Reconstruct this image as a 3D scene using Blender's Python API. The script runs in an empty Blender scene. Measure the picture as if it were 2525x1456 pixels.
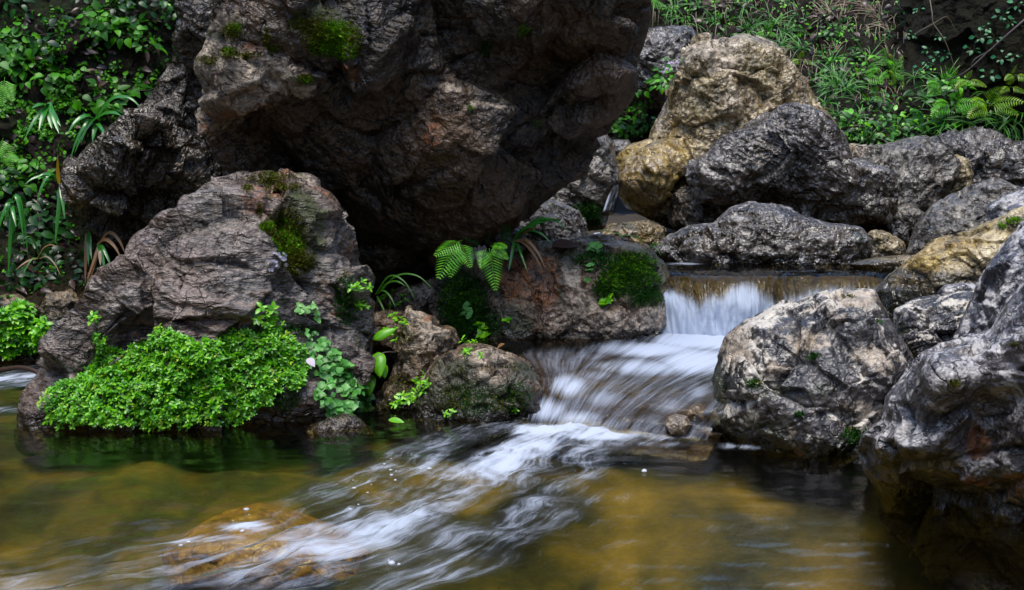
import bpy, bmesh, math, random
import numpy as np
from mathutils import Vector, Matrix
from mathutils.bvhtree import BVHTree

# ------------------------------------------------------------------ camera
S = bpy.context.scene
COL = S.collection
CAM_H, FPX, CX, CY = 0.71, 3048.0, 1262.5, 727.5
PITCH = math.atan(278 / FPX)
cam_d = bpy.data.cameras.new("camera")
cam = bpy.data.objects.new("camera", cam_d)
COL.objects.link(cam)
cam_d.sensor_width = 36
cam_d.lens = 18 * FPX / CX
cam_d.clip_start, cam_d.clip_end = 0.05, 200
cam.location = (0, 0, CAM_H)
cam.rotation_euler = (math.pi / 2 - PITCH, 0, 0)
S.camera = cam

# ------------------------------------------------------------------ sky, sun, exposure
SUN_EL, SUN_AZ = math.radians(72), math.radians(195)     # high, veiled, a little behind the camera
wd = bpy.data.worlds.new("World")
S.world = wd
wd.use_nodes = True
wn = wd.node_tree
wn.nodes.clear()
sky = wn.nodes.new("ShaderNodeTexSky")
sky.sky_type = 'NISHITA'
sky.sun_disc = False
sky.sun_elevation = SUN_EL
sky.sun_rotation = SUN_AZ
sky.dust_density = 1.0
bg = wn.nodes.new("ShaderNodeBackground")
bg.inputs[1].default_value = 0.14
wo = wn.nodes.new("ShaderNodeOutputWorld")
wn.links.new(sky.outputs[0], bg.inputs[0])
wn.links.new(bg.outputs[0], wo.inputs[0])
sd = bpy.data.lights.new("sun", 'SUN')
sd.energy = 1.25
sd.angle = math.radians(28)
sd.color = (1.0, 0.95, 0.86)
sun = bpy.data.objects.new("sun", sd)
COL.objects.link(sun)
to_sun = Vector((math.sin(SUN_AZ) * math.cos(SUN_EL), math.cos(SUN_AZ) * math.cos(SUN_EL), math.sin(SUN_EL)))
sun.rotation_euler = to_sun.to_track_quat('Z', 'Y').to_euler()
sun.location = (0, -2, 8)
S.view_settings.view_transform = 'Standard'
S.view_settings.look = 'None'
S.view_settings.exposure = 1.32
S.view_settings.gamma = 1.0
S.cycles.max_bounces = 8
S.cycles.transparent_max_bounces = 12
S.cycles.caustics_reflective = False
S.cycles.caustics_refractive = False

# ------------------------------------------------------------------ geometry helpers
_ct, _st = math.cos(PITCH), math.sin(PITCH)


def ray_dir(px, py):
    """world direction through photo point (2525 x 1455 grid)"""
    x = (np.asarray(px, float) - CX) / FPX
    y = (CY - np.asarray(py, float)) / FPX
    return np.stack([x, _ct + y * _st, -_st + y * _ct], -1)


def at(px, py, Y):
    d = ray_dir(px, py)
    return d * (np.asarray(Y, float) / d[..., 1])[..., None] + np.array([0, 0, CAM_H])


def atz(px, py, z):
    d = ray_dir(px, py)
    return d * ((np.asarray(z, float) - CAM_H) / d[..., 2])[..., None] + np.array([0, 0, CAM_H])


def smooth(a, lo, hi):
    t = np.clip((a - lo) / (hi - lo), 0, 1)
    return t * t * (3 - 2 * t)


_perm = {}


def _tab(seed):
    if seed not in _perm:
        r = np.random.RandomState(seed % 100000)
        p = r.permutation(256)
        g = r.normal(size=(256, 3))
        g /= np.linalg.norm(g, axis=1)[:, None]
        _perm[seed] = (np.concatenate([p, p, p]), g, r.rand(256, 3))
    return _perm[seed]


def perlin(P, seed=0):
    p, g, _ = _tab(seed)
    i = np.floor(P).astype(int)
    f = P - i
    i &= 255
    u = f * f * f * (f * (f * 6 - 15) + 10)
    out = np.zeros(len(P))
    for dx in (0, 1):
        wx = u[:, 0] if dx else 1 - u[:, 0]
        for dy in (0, 1):
            wy = u[:, 1] if dy else 1 - u[:, 1]
            for dz in (0, 1):
                wz = u[:, 2] if dz else 1 - u[:, 2]
                h = p[p[p[(i[:, 0] + dx) & 255] + ((i[:, 1] + dy) & 255)] + ((i[:, 2] + dz) & 255)]
                gr = g[h]
                out += wx * wy * wz * (gr[:, 0] * (f[:, 0] - dx) + gr[:, 1] * (f[:, 1] - dy) + gr[:, 2] * (f[:, 2] - dz))
    return out


def fbm(P, octv=4, seed=0, gain=0.5, ridged=False):
    a, s, o = 1.0, np.zeros(len(P)), P.copy()
    for k in range(octv):
        n = perlin(o, seed + k * 7)
        if ridged:
            n = 0.5 - np.abs(n) * 1.6
        s += a * n
        a *= gain
        o = o * 2.03 + 11.3
    return s


def worley(P, seed=0):
    """piecewise planar facets: value, distance to the cell border"""
    p, g, r = _tab(seed + 900)
    i0 = np.floor(P).astype(int)
    d1 = np.full(len(P), 9.0)
    d2 = np.full(len(P), 9.0)
    val = np.zeros(len(P))
    for dx in (-1, 0, 1):
        for dy in (-1, 0, 1):
            for dz in (-1, 0, 1):
                c = i0 + np.array([dx, dy, dz])
                h = p[p[p[c[:, 0] & 255] + (c[:, 1] & 255)] + (c[:, 2] & 255)]
                v = P - (c + r[h])
                d = np.sqrt((v * v).sum(1))
                new = d < d1
                d2 = np.where(new, d1, np.minimum(d2, d))
                val = np.where(new, (v * g[h]).sum(1) + (r[h][:, 0] - .5) * .35, val)
                d1 = np.where(new, d, d1)
    return val, d2 - d1


_ico = {}


def ico(sub):
    if sub not in _ico:
        bm = bmesh.new()
        bmesh.ops.create_icosphere(bm, subdivisions=sub, radius=1)
        co = np.array([v.co[:] for v in bm.verts])
        fa = np.array([[v.index for v in f.verts] for f in bm.faces], dtype=np.int32)
        bm.free()
        co /= np.linalg.norm(co, axis=1)[:, None]
        _ico[sub] = (co, fa)
    return _ico[sub]


def mesh_from(name, co, faces, mat=None, parent=None, smooth_sh=True, origin=None, attrs=None, uv=None):
    """one mesh object from numpy arrays; faces is (n,3) or (n,4)"""
    co = np.asarray(co, float)
    o = np.zeros(3) if origin is None else np.asarray(origin, float)
    m = bpy.data.meshes.new(name)
    k = faces.shape[1]
    m.vertices.add(len(co))
    m.vertices.foreach_set("co", (co - o).astype(np.float32).ravel())
    m.loops.add(len(faces) * k)
    m.loops.foreach_set("vertex_index", faces.astype(np.int32).ravel())
    m.polygons.add(len(faces))
    m.polygons.foreach_set("loop_start", np.arange(0, len(faces) * k, k, dtype=np.int32))
    m.polygons.foreach_set("loop_total", np.full(len(faces), k, dtype=np.int32))
    m.polygons.foreach_set("use_smooth", np.full(len(faces), bool(smooth_sh)))
    m.update(calc_edges=True)
    for an, av in (attrs or {}).items():
        av = np.asarray(av, np.float32)
        if av.ndim == 1:
            a = m.attributes.new(an, 'FLOAT', 'POINT')
            a.data.foreach_set("value", av)
        else:
            a = m.attributes.new(an, 'FLOAT_VECTOR', 'POINT')
            a.data.foreach_set("vector", av.ravel())
    if mat:
        m.materials.append(mat)
    ob = bpy.data.objects.new(name, m)
    COL.objects.link(ob)
    ob.location = o
    if parent is not None:
        ob.parent = parent
        ob.location = o - np.array(parent.location)
    return ob


def tag(o, label=None, cat=None, group=None, kind=None):
    if label: o["label"] = label
    if cat: o["category"] = cat
    if group: o["group"] = group
    if kind: o["kind"] = kind
    return o


def empty(name, loc, label=None, cat=None, group=None):
    e = bpy.data.objects.new(name, None)
    e.empty_display_size = 0.05
    COL.objects.link(e)
    e.location = loc
    return tag(e, label, cat, group)


def vnormals(co, fa):
    a, b, c = co[fa[:, 0]], co[fa[:, 1]], co[fa[:, 2]]
    fn = np.cross(b - a, c - a)
    n = np.zeros_like(co)
    for k in range(3):
        for ax in range(3):
            n[:, ax] += np.bincount(fa[:, k], fn[:, ax], len(co))
    return n / (np.linalg.norm(n, axis=1)[:, None] + 1e-12)


# ------------------------------------------------------------------ materials
class NT:
    def __init__(s, name):
        s.m = bpy.data.materials.new(name)
        s.m.use_nodes = True
        s.t = s.m.node_tree
        s.t.nodes.clear()
        s.out = s.t.nodes.new("ShaderNodeOutputMaterial")

    def n(s, typ, ins=None, **kw):
        nd = s.t.nodes.new(typ)
        for k, v in kw.items():
            setattr(nd, k, v)
        for k, v in (ins or {}).items():
            s.set(nd.inputs[k], v)
        return nd

    def set(s, sock, v):
        if hasattr(v, "is_output") or isinstance(v, bpy.types.NodeSocket):
            s.t.links.new(v, sock)
        else:
            if sock.type == 'RGBA' and len(v) == 3:
                v = (*v, 1)
            sock.default_value = v

    def math(s, op, a, b=0.0, c=None, clamp=False):
        nd = s.n("ShaderNodeMath", operation=op, use_clamp=clamp)
        s.set(nd.inputs[0], a)
        s.set(nd.inputs[1], b)
        if c is not None: s.set(nd.inputs[2], c)
        return nd.outputs[0]

    def noise(s, vec, scale, detail=6, rough=.6, dist=0.0, lac=2.0):
        nd = s.n("ShaderNodeTexNoise", {"Scale": scale, "Detail": detail, "Roughness": rough, "Distortion": dist, "Lacunarity": lac})
        if vec is not None: s.set(nd.inputs["Vector"], vec)
        return nd.outputs[0]

    def step(s, v, lo, hi):
        nd = s.n("ShaderNodeMapRange", {0: v, 1: lo, 2: hi, 3: 0.0, 4: 1.0}, interpolation_type='SMOOTHSTEP')
        return nd.outputs[0]

    def mix(s, f, a, b):
        nd = s.n("ShaderNodeMix", data_type='RGBA')
        s.set(nd.inputs[0], f)
        s.set(nd.inputs[6], a)
        s.set(nd.inputs[7], b)
        return nd.outputs[2]

    def ramp(s, v, stops):
        nd = s.n("ShaderNodeValToRGB")
        e = nd.color_ramp.elements
        while len(e) < len(stops): e.new(0.5)
        for q, (p, c) in zip(e, stops):
            q.position = p
            q.color = (*c, 1)
        s.set(nd.inputs[0], v)
        return nd.outputs[0]

    def attr(s, name):
        return s.n("ShaderNodeAttribute", attribute_name=name)

    def bump(s, h, strength, dist, prev=None):
        nd = s.n("ShaderNodeBump", {"Strength": strength, "Distance": dist, "Height": h})
        if prev is not None: s.set(nd.inputs["Normal"], prev)
        return nd.outputs[0]

    def surf(s, sh):
        s.t.links.new(sh, s.out.inputs[0])
        return s.m


def rock_mat(name, dark, mid, light, rough=(.25, .6), bump=1.0, lichen=None, lichen_amt=0.0, lichen_scale=7.0,
             warm=(.12, .075, .04), warm_amt=.4, strata=None, fscale=1.0, spec=.5, wet=.5):
    T = NT(name)
    co = T.n("ShaderNodeTexCoord").outputs["Object"]
    if strata:      # squeeze the texture along the bedding
        mp = T.n("ShaderNodeMapping", {"Vector": co, "Rotation": strata[0], "Scale": strata[1]})
        cs = mp.outputs[0]
    else:
        cs = co
    n1 = T.noise(co, 2.6, 4, .55)
    n2 = T.noise(cs, 11 * fscale, 9, .68, .4)
    n3 = T.noise(cs, 48 * fscale, 6, .7)
    vor = T.n("ShaderNodeTexVoronoi", {"Vector": cs, "Scale": 24 * fscale}, feature='DISTANCE_TO_EDGE').outputs[0]
    t = T.math('ADD', T.math('MULTIPLY', n2, .48), T.math('MULTIPLY', n3, .52))
    colr = T.ramp(t, [(.41, dark), (.5, mid), (.60, light)])
    wm = T.math('MULTIPLY', T.step(T.math('ADD', n1, T.math('MULTIPLY', n3, .25)), .52, .78), warm_amt)
    colr = T.mix(wm, colr, warm)
    rgh = T.n("ShaderNodeMapRange", {0: T.math('ADD', T.math('MULTIPLY', n2, .5), T.math('MULTIPLY', n1, .5)), 1: .35, 2: .65, 3: rough[0], 4: rough[1]}).outputs[0]
    if lichen_amt:
        l1 = T.noise(co, lichen_scale, 8, .68, .3)
        l2 = T.noise(co, lichen_scale * 7, 5, .7)
        lv = T.math('ADD', T.math('MULTIPLY', l1, .75), T.math('MULTIPLY', l2, .25))
        up = T.n("ShaderNodeSeparateXYZ", {0: T.n("ShaderNodeNewGeometry").outputs["Normal"]}).outputs[2]
        lv = T.math('ADD', lv, T.math('MULTIPLY', up, .05))
        lm = T.step(lv, .60 - lichen_amt * .10, .64 - lichen_amt * .08)
        colr = T.mix(T.math('MULTIPLY', lm, .9), colr, lichen)
        rgh = T.math('ADD', rgh, T.math('MULTIPLY', lm, .2))
    # real stains, traced on the rock as regions
    for an, cl, cl2, rr in (("pale", (.56, .45, .33), (.13, .10, .075), .25), ("ochre", (.42, .28, .06), (.14, .085, .018), 0.0),
                            ("algae", (.018, .022, .010), (.04, .045, .018), .1), ("rust", (.26, .085, .02), (.12, .06, .03), .2),
                            ("mossy", (.05, .065, .006), (.020, .022, .004), .3)):
        a = T.attr(an).outputs["Fac"]
        mk = T.step(T.math('ADD', a, T.math('MULTIPLY', T.math('SUBTRACT', t, .5), 1.8)), .38, .68)
        c2 = T.mix(T.step(t, .42, .60), cl2, cl)
        colr = T.mix(T.math('MULTIPLY', mk, .88), colr, c2)
        rgh = T.math('ADD', rgh, T.math('MULTIPLY', mk, rr), clamp=True)
    wc = T.n("ShaderNodeVectorMath", {0: co, 1: T.n("ShaderNodeTexNoise", {"Vector": co, "Scale": 4.0, "Detail": 4.0}).outputs[1]}, operation='ADD').outputs[0]
    vor2 = T.n("ShaderNodeTexVoronoi", {"Vector": wc, "Scale": 3.2 * fscale, "Randomness": 1.0}, feature='DISTANCE_TO_EDGE').outputs[0]
    gap = T.math('MULTIPLY', T.math('SUBTRACT', 1.0, T.step(vor2, .002, .022)), T.step(n1, .42, .56))      # fracture lines
    colr = T.mix(T.math('MULTIPLY', gap, .75), colr, (.008, .006, .005))
    band = T.step(T.math('ADD', T.attr("damp").outputs["Fac"], T.math('MULTIPLY', T.math('SUBTRACT', n2, .5), .9)), .35, .65)
    colr = T.mix(T.math('MULTIPLY', band, .72), colr, (.010, .009, .006))      # dark wet line above the water
    rgh = T.math('MULTIPLY', rgh, T.math('SUBTRACT', 1.0, T.math('MULTIPLY', band, .6)))
    m2 = T.noise(cs, 11 * fscale, 4, .52, .1)
    m3 = T.noise(cs, 38 * fscale, 3, .55, .1)
    b1 = T.bump(m2, bump, .048)
    b2 = T.bump(T.step(vor, 0, .06), .16 * bump, .010, b1)
    b2 = T.bump(T.math('SUBTRACT', 1.0, gap), .8 * bump, .016, b2)
    b3 = T.bump(m3, bump, .015, b2)
    b4 = T.bump(n3, .35 * bump, .016, b3)
    wetm = T.math('MULTIPLY', T.step(T.math('ADD', T.math('MULTIPLY', n1, .6), T.math('MULTIPLY', n2, .4)), .36, .60), wet)
    p = T.n("ShaderNodeBsdfPrincipled", {"Base Color": colr, "Roughness": rgh, "Normal": b4, "Specular IOR Level": spec,
                                         "Coat Weight": wetm, "Coat Roughness": .10, "Coat IOR": 1.5, "Coat Normal": b3})
    return T.surf(p.outputs[0])

# ------------------------------------------------------------------ rocks
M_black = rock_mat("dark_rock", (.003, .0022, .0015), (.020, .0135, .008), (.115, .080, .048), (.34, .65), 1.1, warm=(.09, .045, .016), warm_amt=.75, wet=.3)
M_wet = rock_mat("wet_dark_rock", (.010, .008, .005), (.038, .028, .018), (.11, .085, .055), (.10, .34), 1.3, warm=(.07, .04, .012), warm_amt=.6, wet=1.)
M_slate = rock_mat("slate_rock", (.019, .017, .015), (.115, .099, .088), (.34, .295, .255), (.34, .6), 1.0, warm=(.19, .12, .085), warm_amt=.6,
                   strata=((0, math.radians(-24), 0), (.75, .9, 1.8)))
M_grey = rock_mat("wet_grey_rock", (.009, .008, .006), (.068, .056, .045), (.29, .255, .225), (.16, .36), 1.0, warm=(.13, .09, .05), warm_amt=.4, wet=1., fscale=.8)
M_dry = rock_mat("grey_rock", (.020, .018, .015), (.105, .090, .072), (.30, .265, .215), (.22, .5), 1.0, fscale=.85, wet=.7, warm=(.14, .10, .06), warm_amt=.4)
M_tan = rock_mat("tan_rock", (.035, .026, .008), (.24, .175, .075), (.64, .53, .31), (.18, .42), 1.0, fscale=.8, warm=(.30, .19, .08), warm_amt=.45, wet=.9)
M_gold = rock_mat("yellow_wet_rock", (.04, .03, .012), (.17, .12, .045), (.32, .25, .13), (.16, .4), 1.1, warm=(.24, .15, .03), warm_amt=.7, wet=.9)
M_pale = rock_mat("pale_patched_rock", (.012, .011, .012), (.045, .041, .040), (.14, .125, .115), (.2, .5), .6, (.62, .555, .46), .70, 6.0,
                  warm=(.09, .06, .05), warm_amt=.4)
M_speck = rock_mat("speckled_grey_rock", (.012, .012, .014), (.075, .073, .083), (.27, .26, .27), (.28, .55), .75, (.46, .43, .41), .75, 11.0,
                   warm=(.12, .09, .07), warm_amt=.35)
M_brown = rock_mat("brown_mossy_rock", (.016, .011, .006), (.095, .068, .036), (.31, .235, .14), (.3, .6), 1.1, warm=(.17, .085, .045), warm_amt=.6)
M_sub = rock_mat("submerged_rock", (.13, .075, .010), (.24, .14, .018), (.34, .21, .04), (.5, .8), .4, warm=(.28, .15, .015), warm_amt=.5)

ROCKS = {}


def poly_radius(poly, c, na=1440, soft=5):
    """radius of a star-shaped outline for every angle about c"""
    P = np.asarray(poly, float) - c
    A, B = P, np.roll(P, -1, 0)
    th = np.linspace(0, 2 * math.pi, na, endpoint=False)
    d = np.stack([np.cos(th), np.sin(th)], 1)
    r = np.zeros(na)
    for a, b in zip(A, B):
        e = b - a
        den = d[:, 0] * e[1] - d[:, 1] * e[0]
        den = np.where(np.abs(den) < 1e-9, 1e-9, den)
        t = (a[0] * e[1] - a[1] * e[0]) / den
        u = (a[0] * d[:, 1] - a[1] * d[:, 0]) / den
        ok = (t > 0) & (u >= 0) & (u <= 1)
        r = np.where(ok, np.maximum(r, t), r)
    k = np.hanning(2 * soft + 3)[1:-1]
    k /= k.sum()
    rr = np.concatenate([r[-soft:], r, r[:soft]])
    return np.convolve(rr, k, 'valid')


def rock(name, label, cat, poly, Y, tf, tb, mat, sub=7, center=None, n=2.6, seed=1, lump=.10, facet=.16, strata=0.0, sdir=(0, .3, 1),
         fine=.010, tilt=0.0, ctrl=(), paint=None, crack=.02, group=None, fscale=1.0, ridge=.0, wl=0.0):
    """closed boulder: an outline at its own distance, swelling tf metres to the front and tb to the back"""
    c = np.array(center, float) if center is not None else np.mean(np.asarray(poly, float), 0)
    rad = poly_radius(poly, c)
    d, fa = ico(sub)
    th = np.arctan2(d[:, 2], d[:, 0])
    lat = np.sqrt(d[:, 0] ** 2 + d[:, 2] ** 2)
    z = d[:, 1]
    k = (lat ** n + np.abs(z) ** n) ** (-1 / n)
    lat, z = lat * k, z * k
    ang = np.mod(-th, 2 * math.pi) / (2 * math.pi) * len(rad)
    i0 = np.floor(ang).astype(int)
    f = ang - i0
    R = rad[i0 % len(rad)] * (1 - f) + rad[(i0 + 1) % len(rad)] * f
    px = c[0] + np.cos(-th) * R * lat
    py = c[1] + np.sin(-th) * R * lat
    cz = at(c[0], c[1], Y)
    ax = ray_dir(c[0], c[1])            # the rock faces the way it was traced
    ax = ax / np.linalg.norm(ax)
    rd = ray_dir(px, py)
    eye = np.array([0, 0, CAM_H])
    npl = ax - np.array([0, 0, tilt])   # the outline is traced on a plane that leans by tilt
    base = eye + rd * (((cz - eye) @ npl) / (rd @ npl))[:, None]
    dep = np.where(z < 0, z * tf, z * tb)
    for (qx, qy, dd, rr) in ctrl:
        dep = dep + dd * np.exp(-((px - qx) ** 2 + (py - qy) ** 2) / (2. * rr * rr)) * smooth(-z, -.3, .35)
    co = base + ax * dep[:, None]
    size = float(np.median(rad)) / FPX * Y
    nr = vnormals(co, fa)
    q = (co - cz) / size + seed * 3.7
    wq = q + .22 * np.stack([perlin(q * 1.7, seed + 31), perlin(q * 1.7, seed + 32), perlin(q * 1.7, seed + 33)], 1)
    lump, facet = lump * .75, facet * 1.3
    dis = lump * size * fbm(q * 1.1, 3, seed)
    v1, c1 = worley(wq * 1.35 * fscale, seed)
    v2, c2 = worley(wq * 3.6 * fscale + 5, seed + 1)
    dis += facet * size * (v1 * 1.1 + v2 * .42)
    dis -= crack * size * (np.exp(-c1 * 14) + .5 * np.exp(-c2 * 12))
    if strata:
        sv = np.array(sdir, float)
        sv /= np.linalg.norm(sv)
        s = q @ sv
        qq = (wq - s[:, None] * sv) * 1.3 + (s * 8.0)[:, None] * sv
        dis += strata * size * fbm(qq, 5, seed + 3, .6, ridged=True)
    if ridge:
        dis += ridge * size * fbm(wq * 2.2, 4, seed + 5, .55, ridged=True)
    dis += fine * (fbm(co * 9, 4, seed + 4, .5) * 1.7 + .5 * fbm(co * 30, 3, seed + 6, .6, ridged=True))
    # keep the traced outline: displacement fades where the surface turns away
    keep = .35 + .65 * smooth(np.abs(nr @ ax), .05, .6)
    co = co + nr * (dis * keep)[:, None]
    at_ = {}
    for an, blobs in (paint or {}).items():
        v = np.zeros(len(co))
        for (qx, qy, rx, ry, st) in blobs:
            v = np.maximum(v, st * np.exp(-(((px - qx) / rx) ** 2 + ((py - qy) / ry) ** 2) ** 1.3 * .9))
        at_[an] = np.where(z < .3, v, 0)
    at_["damp"] = 1 - smooth(co[:, 2] - wl, .0, .085)
    base_pt = np.array([cz[0], co[:, 1].mean(), co[:, 2].min()])
    o = mesh_from(name, co, fa, mat, origin=base_pt, attrs=at_)
    tag(o, label, cat, group)
    ROCKS.setdefault(name, []).append(o)
    o["_w"] = 1
    del o["_w"]
    return o


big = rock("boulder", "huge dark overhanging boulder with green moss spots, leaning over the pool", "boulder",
           [(585, -130), (592, 30), (612, 95), (572, 148), (546, 172), (558, 225), (578, 270), (602, 334), (625, 392), (640, 440), (650, 500),
            (740, 560), (830, 630), (890, 672), (945, 680), (1000, 655), (1060, 628), (1110, 600), (1180, 565), (1262, 545), (1305, 498),
            (1352, 455), (1402, 402), (1432, 352), (1468, 312), (1496, 250), (1522, 190), (1538, 150), (1546, 118), (1558, 75), (1550, 25),
            (1525, -25), (1500, -130)], 5.0, .62, .45, M_black, 8, (1060, 270), 3.4, 3, .05, .16, .0, fine=.014, tilt=-.42,
           ctrl=[(660, 170, -.14, 110), (590, 190, -.05, 70), (1380, 60, -.22, 150), (1270, 225, .20, 95), (1430, 240, -.06, 60), (1090, 420, -.10, 120),
                 (1000, 600, .10, 140), (700, 370, -.13, 110), (850, 120, -.08, 130), (1080, 90, .10, 90)],
           paint={"pale": [(640, 215, 85, 85, 1.1), (668, 115, 40, 48, 1.2), (715, 195, 75, 45, 1.), (760, 215, 70, 22, .8), (690, 280, 60, 35, .55), (575, 185, 34, 34, .9),
                           (1140, 262, 40, 14, .7), (1085, 225, 25, 16, .6)],
                  "mossy": [(830, 90, 75, 55, .7), (680, 110, 40, 50, .6), (640, 140, 60, 14, .6), (780, 196, 40, 20, .6)],
                  "rust": [(560, 190, 18, 26, .9), (650, 262, 40, 22, .75), (1060, 310, 26, 40, .6), (690, 150, 50, 25, .5), (880, 170, 50, 30, .5)]}, ridge=.035)

dark = rock("boulder", "glistening wet black boulder wedged behind the mound, against the leafy bank", "boulder",
            [(470, -60), (455, 60), (452, 120), (415, 185), (372, 238), (352, 270), (345, 295), (300, 312), (250, 350), (196, 400), (165, 428), (172, 480),
             (200, 540), (232, 592), (272, 606), (335, 600), (450, 600), (560, 560), (640, 500), (660, 400), (640, 250), (640, 100), (640, -60)],
            5.5, .45, .7, M_wet, 8, (450, 350), 2.6, 11, .12, .20, fine=.016, tilt=-.12,
            ctrl=[(330, 330, -.14, 45), (260, 440, -.12, 80), (560, 60, -.15, 60), (400, 160, .08, 70), (470, 300, .15, 70)], ridge=.025,
            paint={"ochre": [(300, 520, 60, 60, .42), (215, 480, 30, 60, .42)], "pale": [(400, 95, 30, 20, .45)]})

mound = rock("boulder", "grey layered mound boulder with rusty and mossy crown above the green leaf mat", "boulder",
             [(605, 444), (560, 462), (520, 468), (492, 490), (452, 522), (405, 545), (378, 568), (332, 598), (318, 640), (280, 672), (250, 708), (238, 745),
              (200, 790), (155, 838), (125, 882), (98, 932), (80, 962), (80, 1010), (88, 1085), (400, 1105), (700, 1105), (880, 1085), (890, 960), (868, 830),
              (890, 700), (872, 620), (842, 550), (802, 490), (752, 466), (702, 450), (660, 436)], 4.05, .46, .6, M_slate, 8, (520, 800), 2.5, 5, .08, .17,
             .042, (.38, .25, 1), .010, .16,
             ctrl=[(290, 770, -.12, 70), (360, 830, .10, 60), (250, 880, .05, 70), (450, 620, -.04, 100), (760, 800, .08, 80), (560, 790, -.02, 60)],
             paint={"pale": [(700, 490, 80, 36, .72), (650, 475, 60, 20, .6), (790, 610, 46, 22, .62), (780, 520, 40, 40, .55), (360, 850, 70, 40, .45)],
                    "rust": [(650, 520, 60, 40, .66), (770, 520, 40, 30, .6), (700, 460, 60, 20, .45), (600, 500, 40, 40, .45), (790, 740, 80, 110, .46), (850, 640, 34, 70, .5), (620, 560, 50, 50, .52), (640, 760, 120, 50, .42), (360, 830, 60, 40, .42)],
                    "mossy": [(690, 460, 80, 26, .75), (705, 610, 70, 100, .8), (640, 530, 20, 40, .6), (800, 700, 80, 60, .4)],
                    "algae": [(120, 990, 60, 60, .45), (690, 840, 160, 40, .45), (840, 760, 40, 60, .4)]})

wedge = rock("rock", "brown pointed rock between the leafy plant and the round mossy rock", "rock",
             [(1008, 758), (1050, 774), (1086, 800), (1120, 812), (1132, 850), (1112, 882), (1098, 960), (1085, 1060), (915, 1060), (922, 990), (960, 940),
              (978, 890), (948, 850), (972, 815), (992, 790)], 4.08, .22, .3, M_brown, 7, (1030, 900), 2.5, 21, .12, .18, fine=.010, tilt=.15,
             paint={"pale": [(1050, 825, 34, 50, .72), (1020, 775, 30, 18, .65), (1000, 920, 40, 40, .5), (1080, 820, 30, 20, .6)], "algae": [(960, 980, 40, 60, .3)], "rust": [(1055, 790, 14, 8, .7)]})
flat = rock("rock", "small flat brown rock behind the bare upright stem", "rock",
            [(880, 800), (900, 778), (950, 765), (1000, 770), (1005, 820), (980, 870), (900, 870)], 4.4, .14, .2, M_brown, 6, seed=23, fine=.008)
round_ = rock("rock", "round rock coated in black moss at the edge of the lower cascade", "rock",
              [(1146, 850), (1200, 855), (1250, 874), (1292, 890), (1330, 928), (1342, 960), (1330, 1010), (1318, 1080), (1200, 1100), (1050, 1095),
               (1030, 1040), (1026, 960), (1058, 912), (1078, 890), (1110, 868)], 3.86, .24, .3, M_brown, 7, (1185, 970), 2.5, 25, .10, .14, fine=.011, tilt=.2,
              paint={"pale": [(1045, 930, 26, 50, .75), (1190, 885, 80, 24, .75), (1060, 970, 22, 50, .5), (1200, 935, 60, 18, .6)],
                     "algae": [(1140, 985, 110, 60, 1.0), (1255, 985, 70, 60, .85), (1290, 920, 60, 40, .7), (1130, 915, 60, 32, .8), (1100, 1040, 80, 40, .8), (1230, 1040, 110, 35, .9)]})
ledge = rock("boulder", "broad brown ledge boulder beneath the ferns, left of the waterfall", "boulder",
             [(940, 740), (985, 715), (1060, 690), (1110, 655), (1230, 632), (1330, 598), (1400, 596), (1440, 584), (1505, 588), (1590, 610), (1632, 655), (1656, 720),
              (1660, 800), (1652, 850), (1600, 885), (1400, 900), (1250, 900), (1120, 900), (1000, 880), (940, 820)], 4.95, .36, .5, M_brown, 8, (1340, 750), 2.8, 31,
             .10, .12, fine=.014, tilt=.12, ctrl=[(1150, 760, .08, 60), (1560, 690, -.05, 80), (1300, 840, -.06, 60), (1520, 820, -.06, 70)],
             wl=.12, paint={"mossy": [(1150, 745, 100, 110, .6), (1550, 690, 120, 90, .6)], "algae": [(1150, 740, 85, 90, .8), (1560, 690, 90, 70, .75), (1250, 790, 60, 50, .75), (1400, 640, 50, 40, .6), (1140, 820, 90, 40, .8), (1380, 720, 18, 60, .6),
                              (1500, 740, 60, 40, .5), (1290, 800, 40, 26, .8), (1600, 640, 50, 40, .8), (1640, 760, 20, 60, .7), (1300, 850, 140, 14, .6)],
                    "pale": [(1405, 670, 30, 70, .75), (1065, 730, 34, 26, .7), (1520, 810, 170, 55, .85), (1300, 840, 120, 36, .75), (1420, 780, 90, 70, .72), (1480, 690, 40, 60, .55), (1610, 790, 60, 60, .75), (1250, 720, 60, 30, .4)],
                    "rust": [(1280, 680, 85, 80, .70), (1345, 700, 40, 95, .72), (1220, 640, 50, 40, .65)]})
tiny = rock("rock", "low pale rock breaking the pool surface in front of the leaves", "rock",
            [(755, 1062), (775, 1044), (815, 1030), (845, 1020), (875, 1026), (900, 1046), (925, 1075), (840, 1090), (760, 1085)], 3.62, .12, .12, M_brown, 6, seed=41,
            fine=.012, paint={"pale": [(840, 1045, 60, 20, .7)]})
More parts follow.
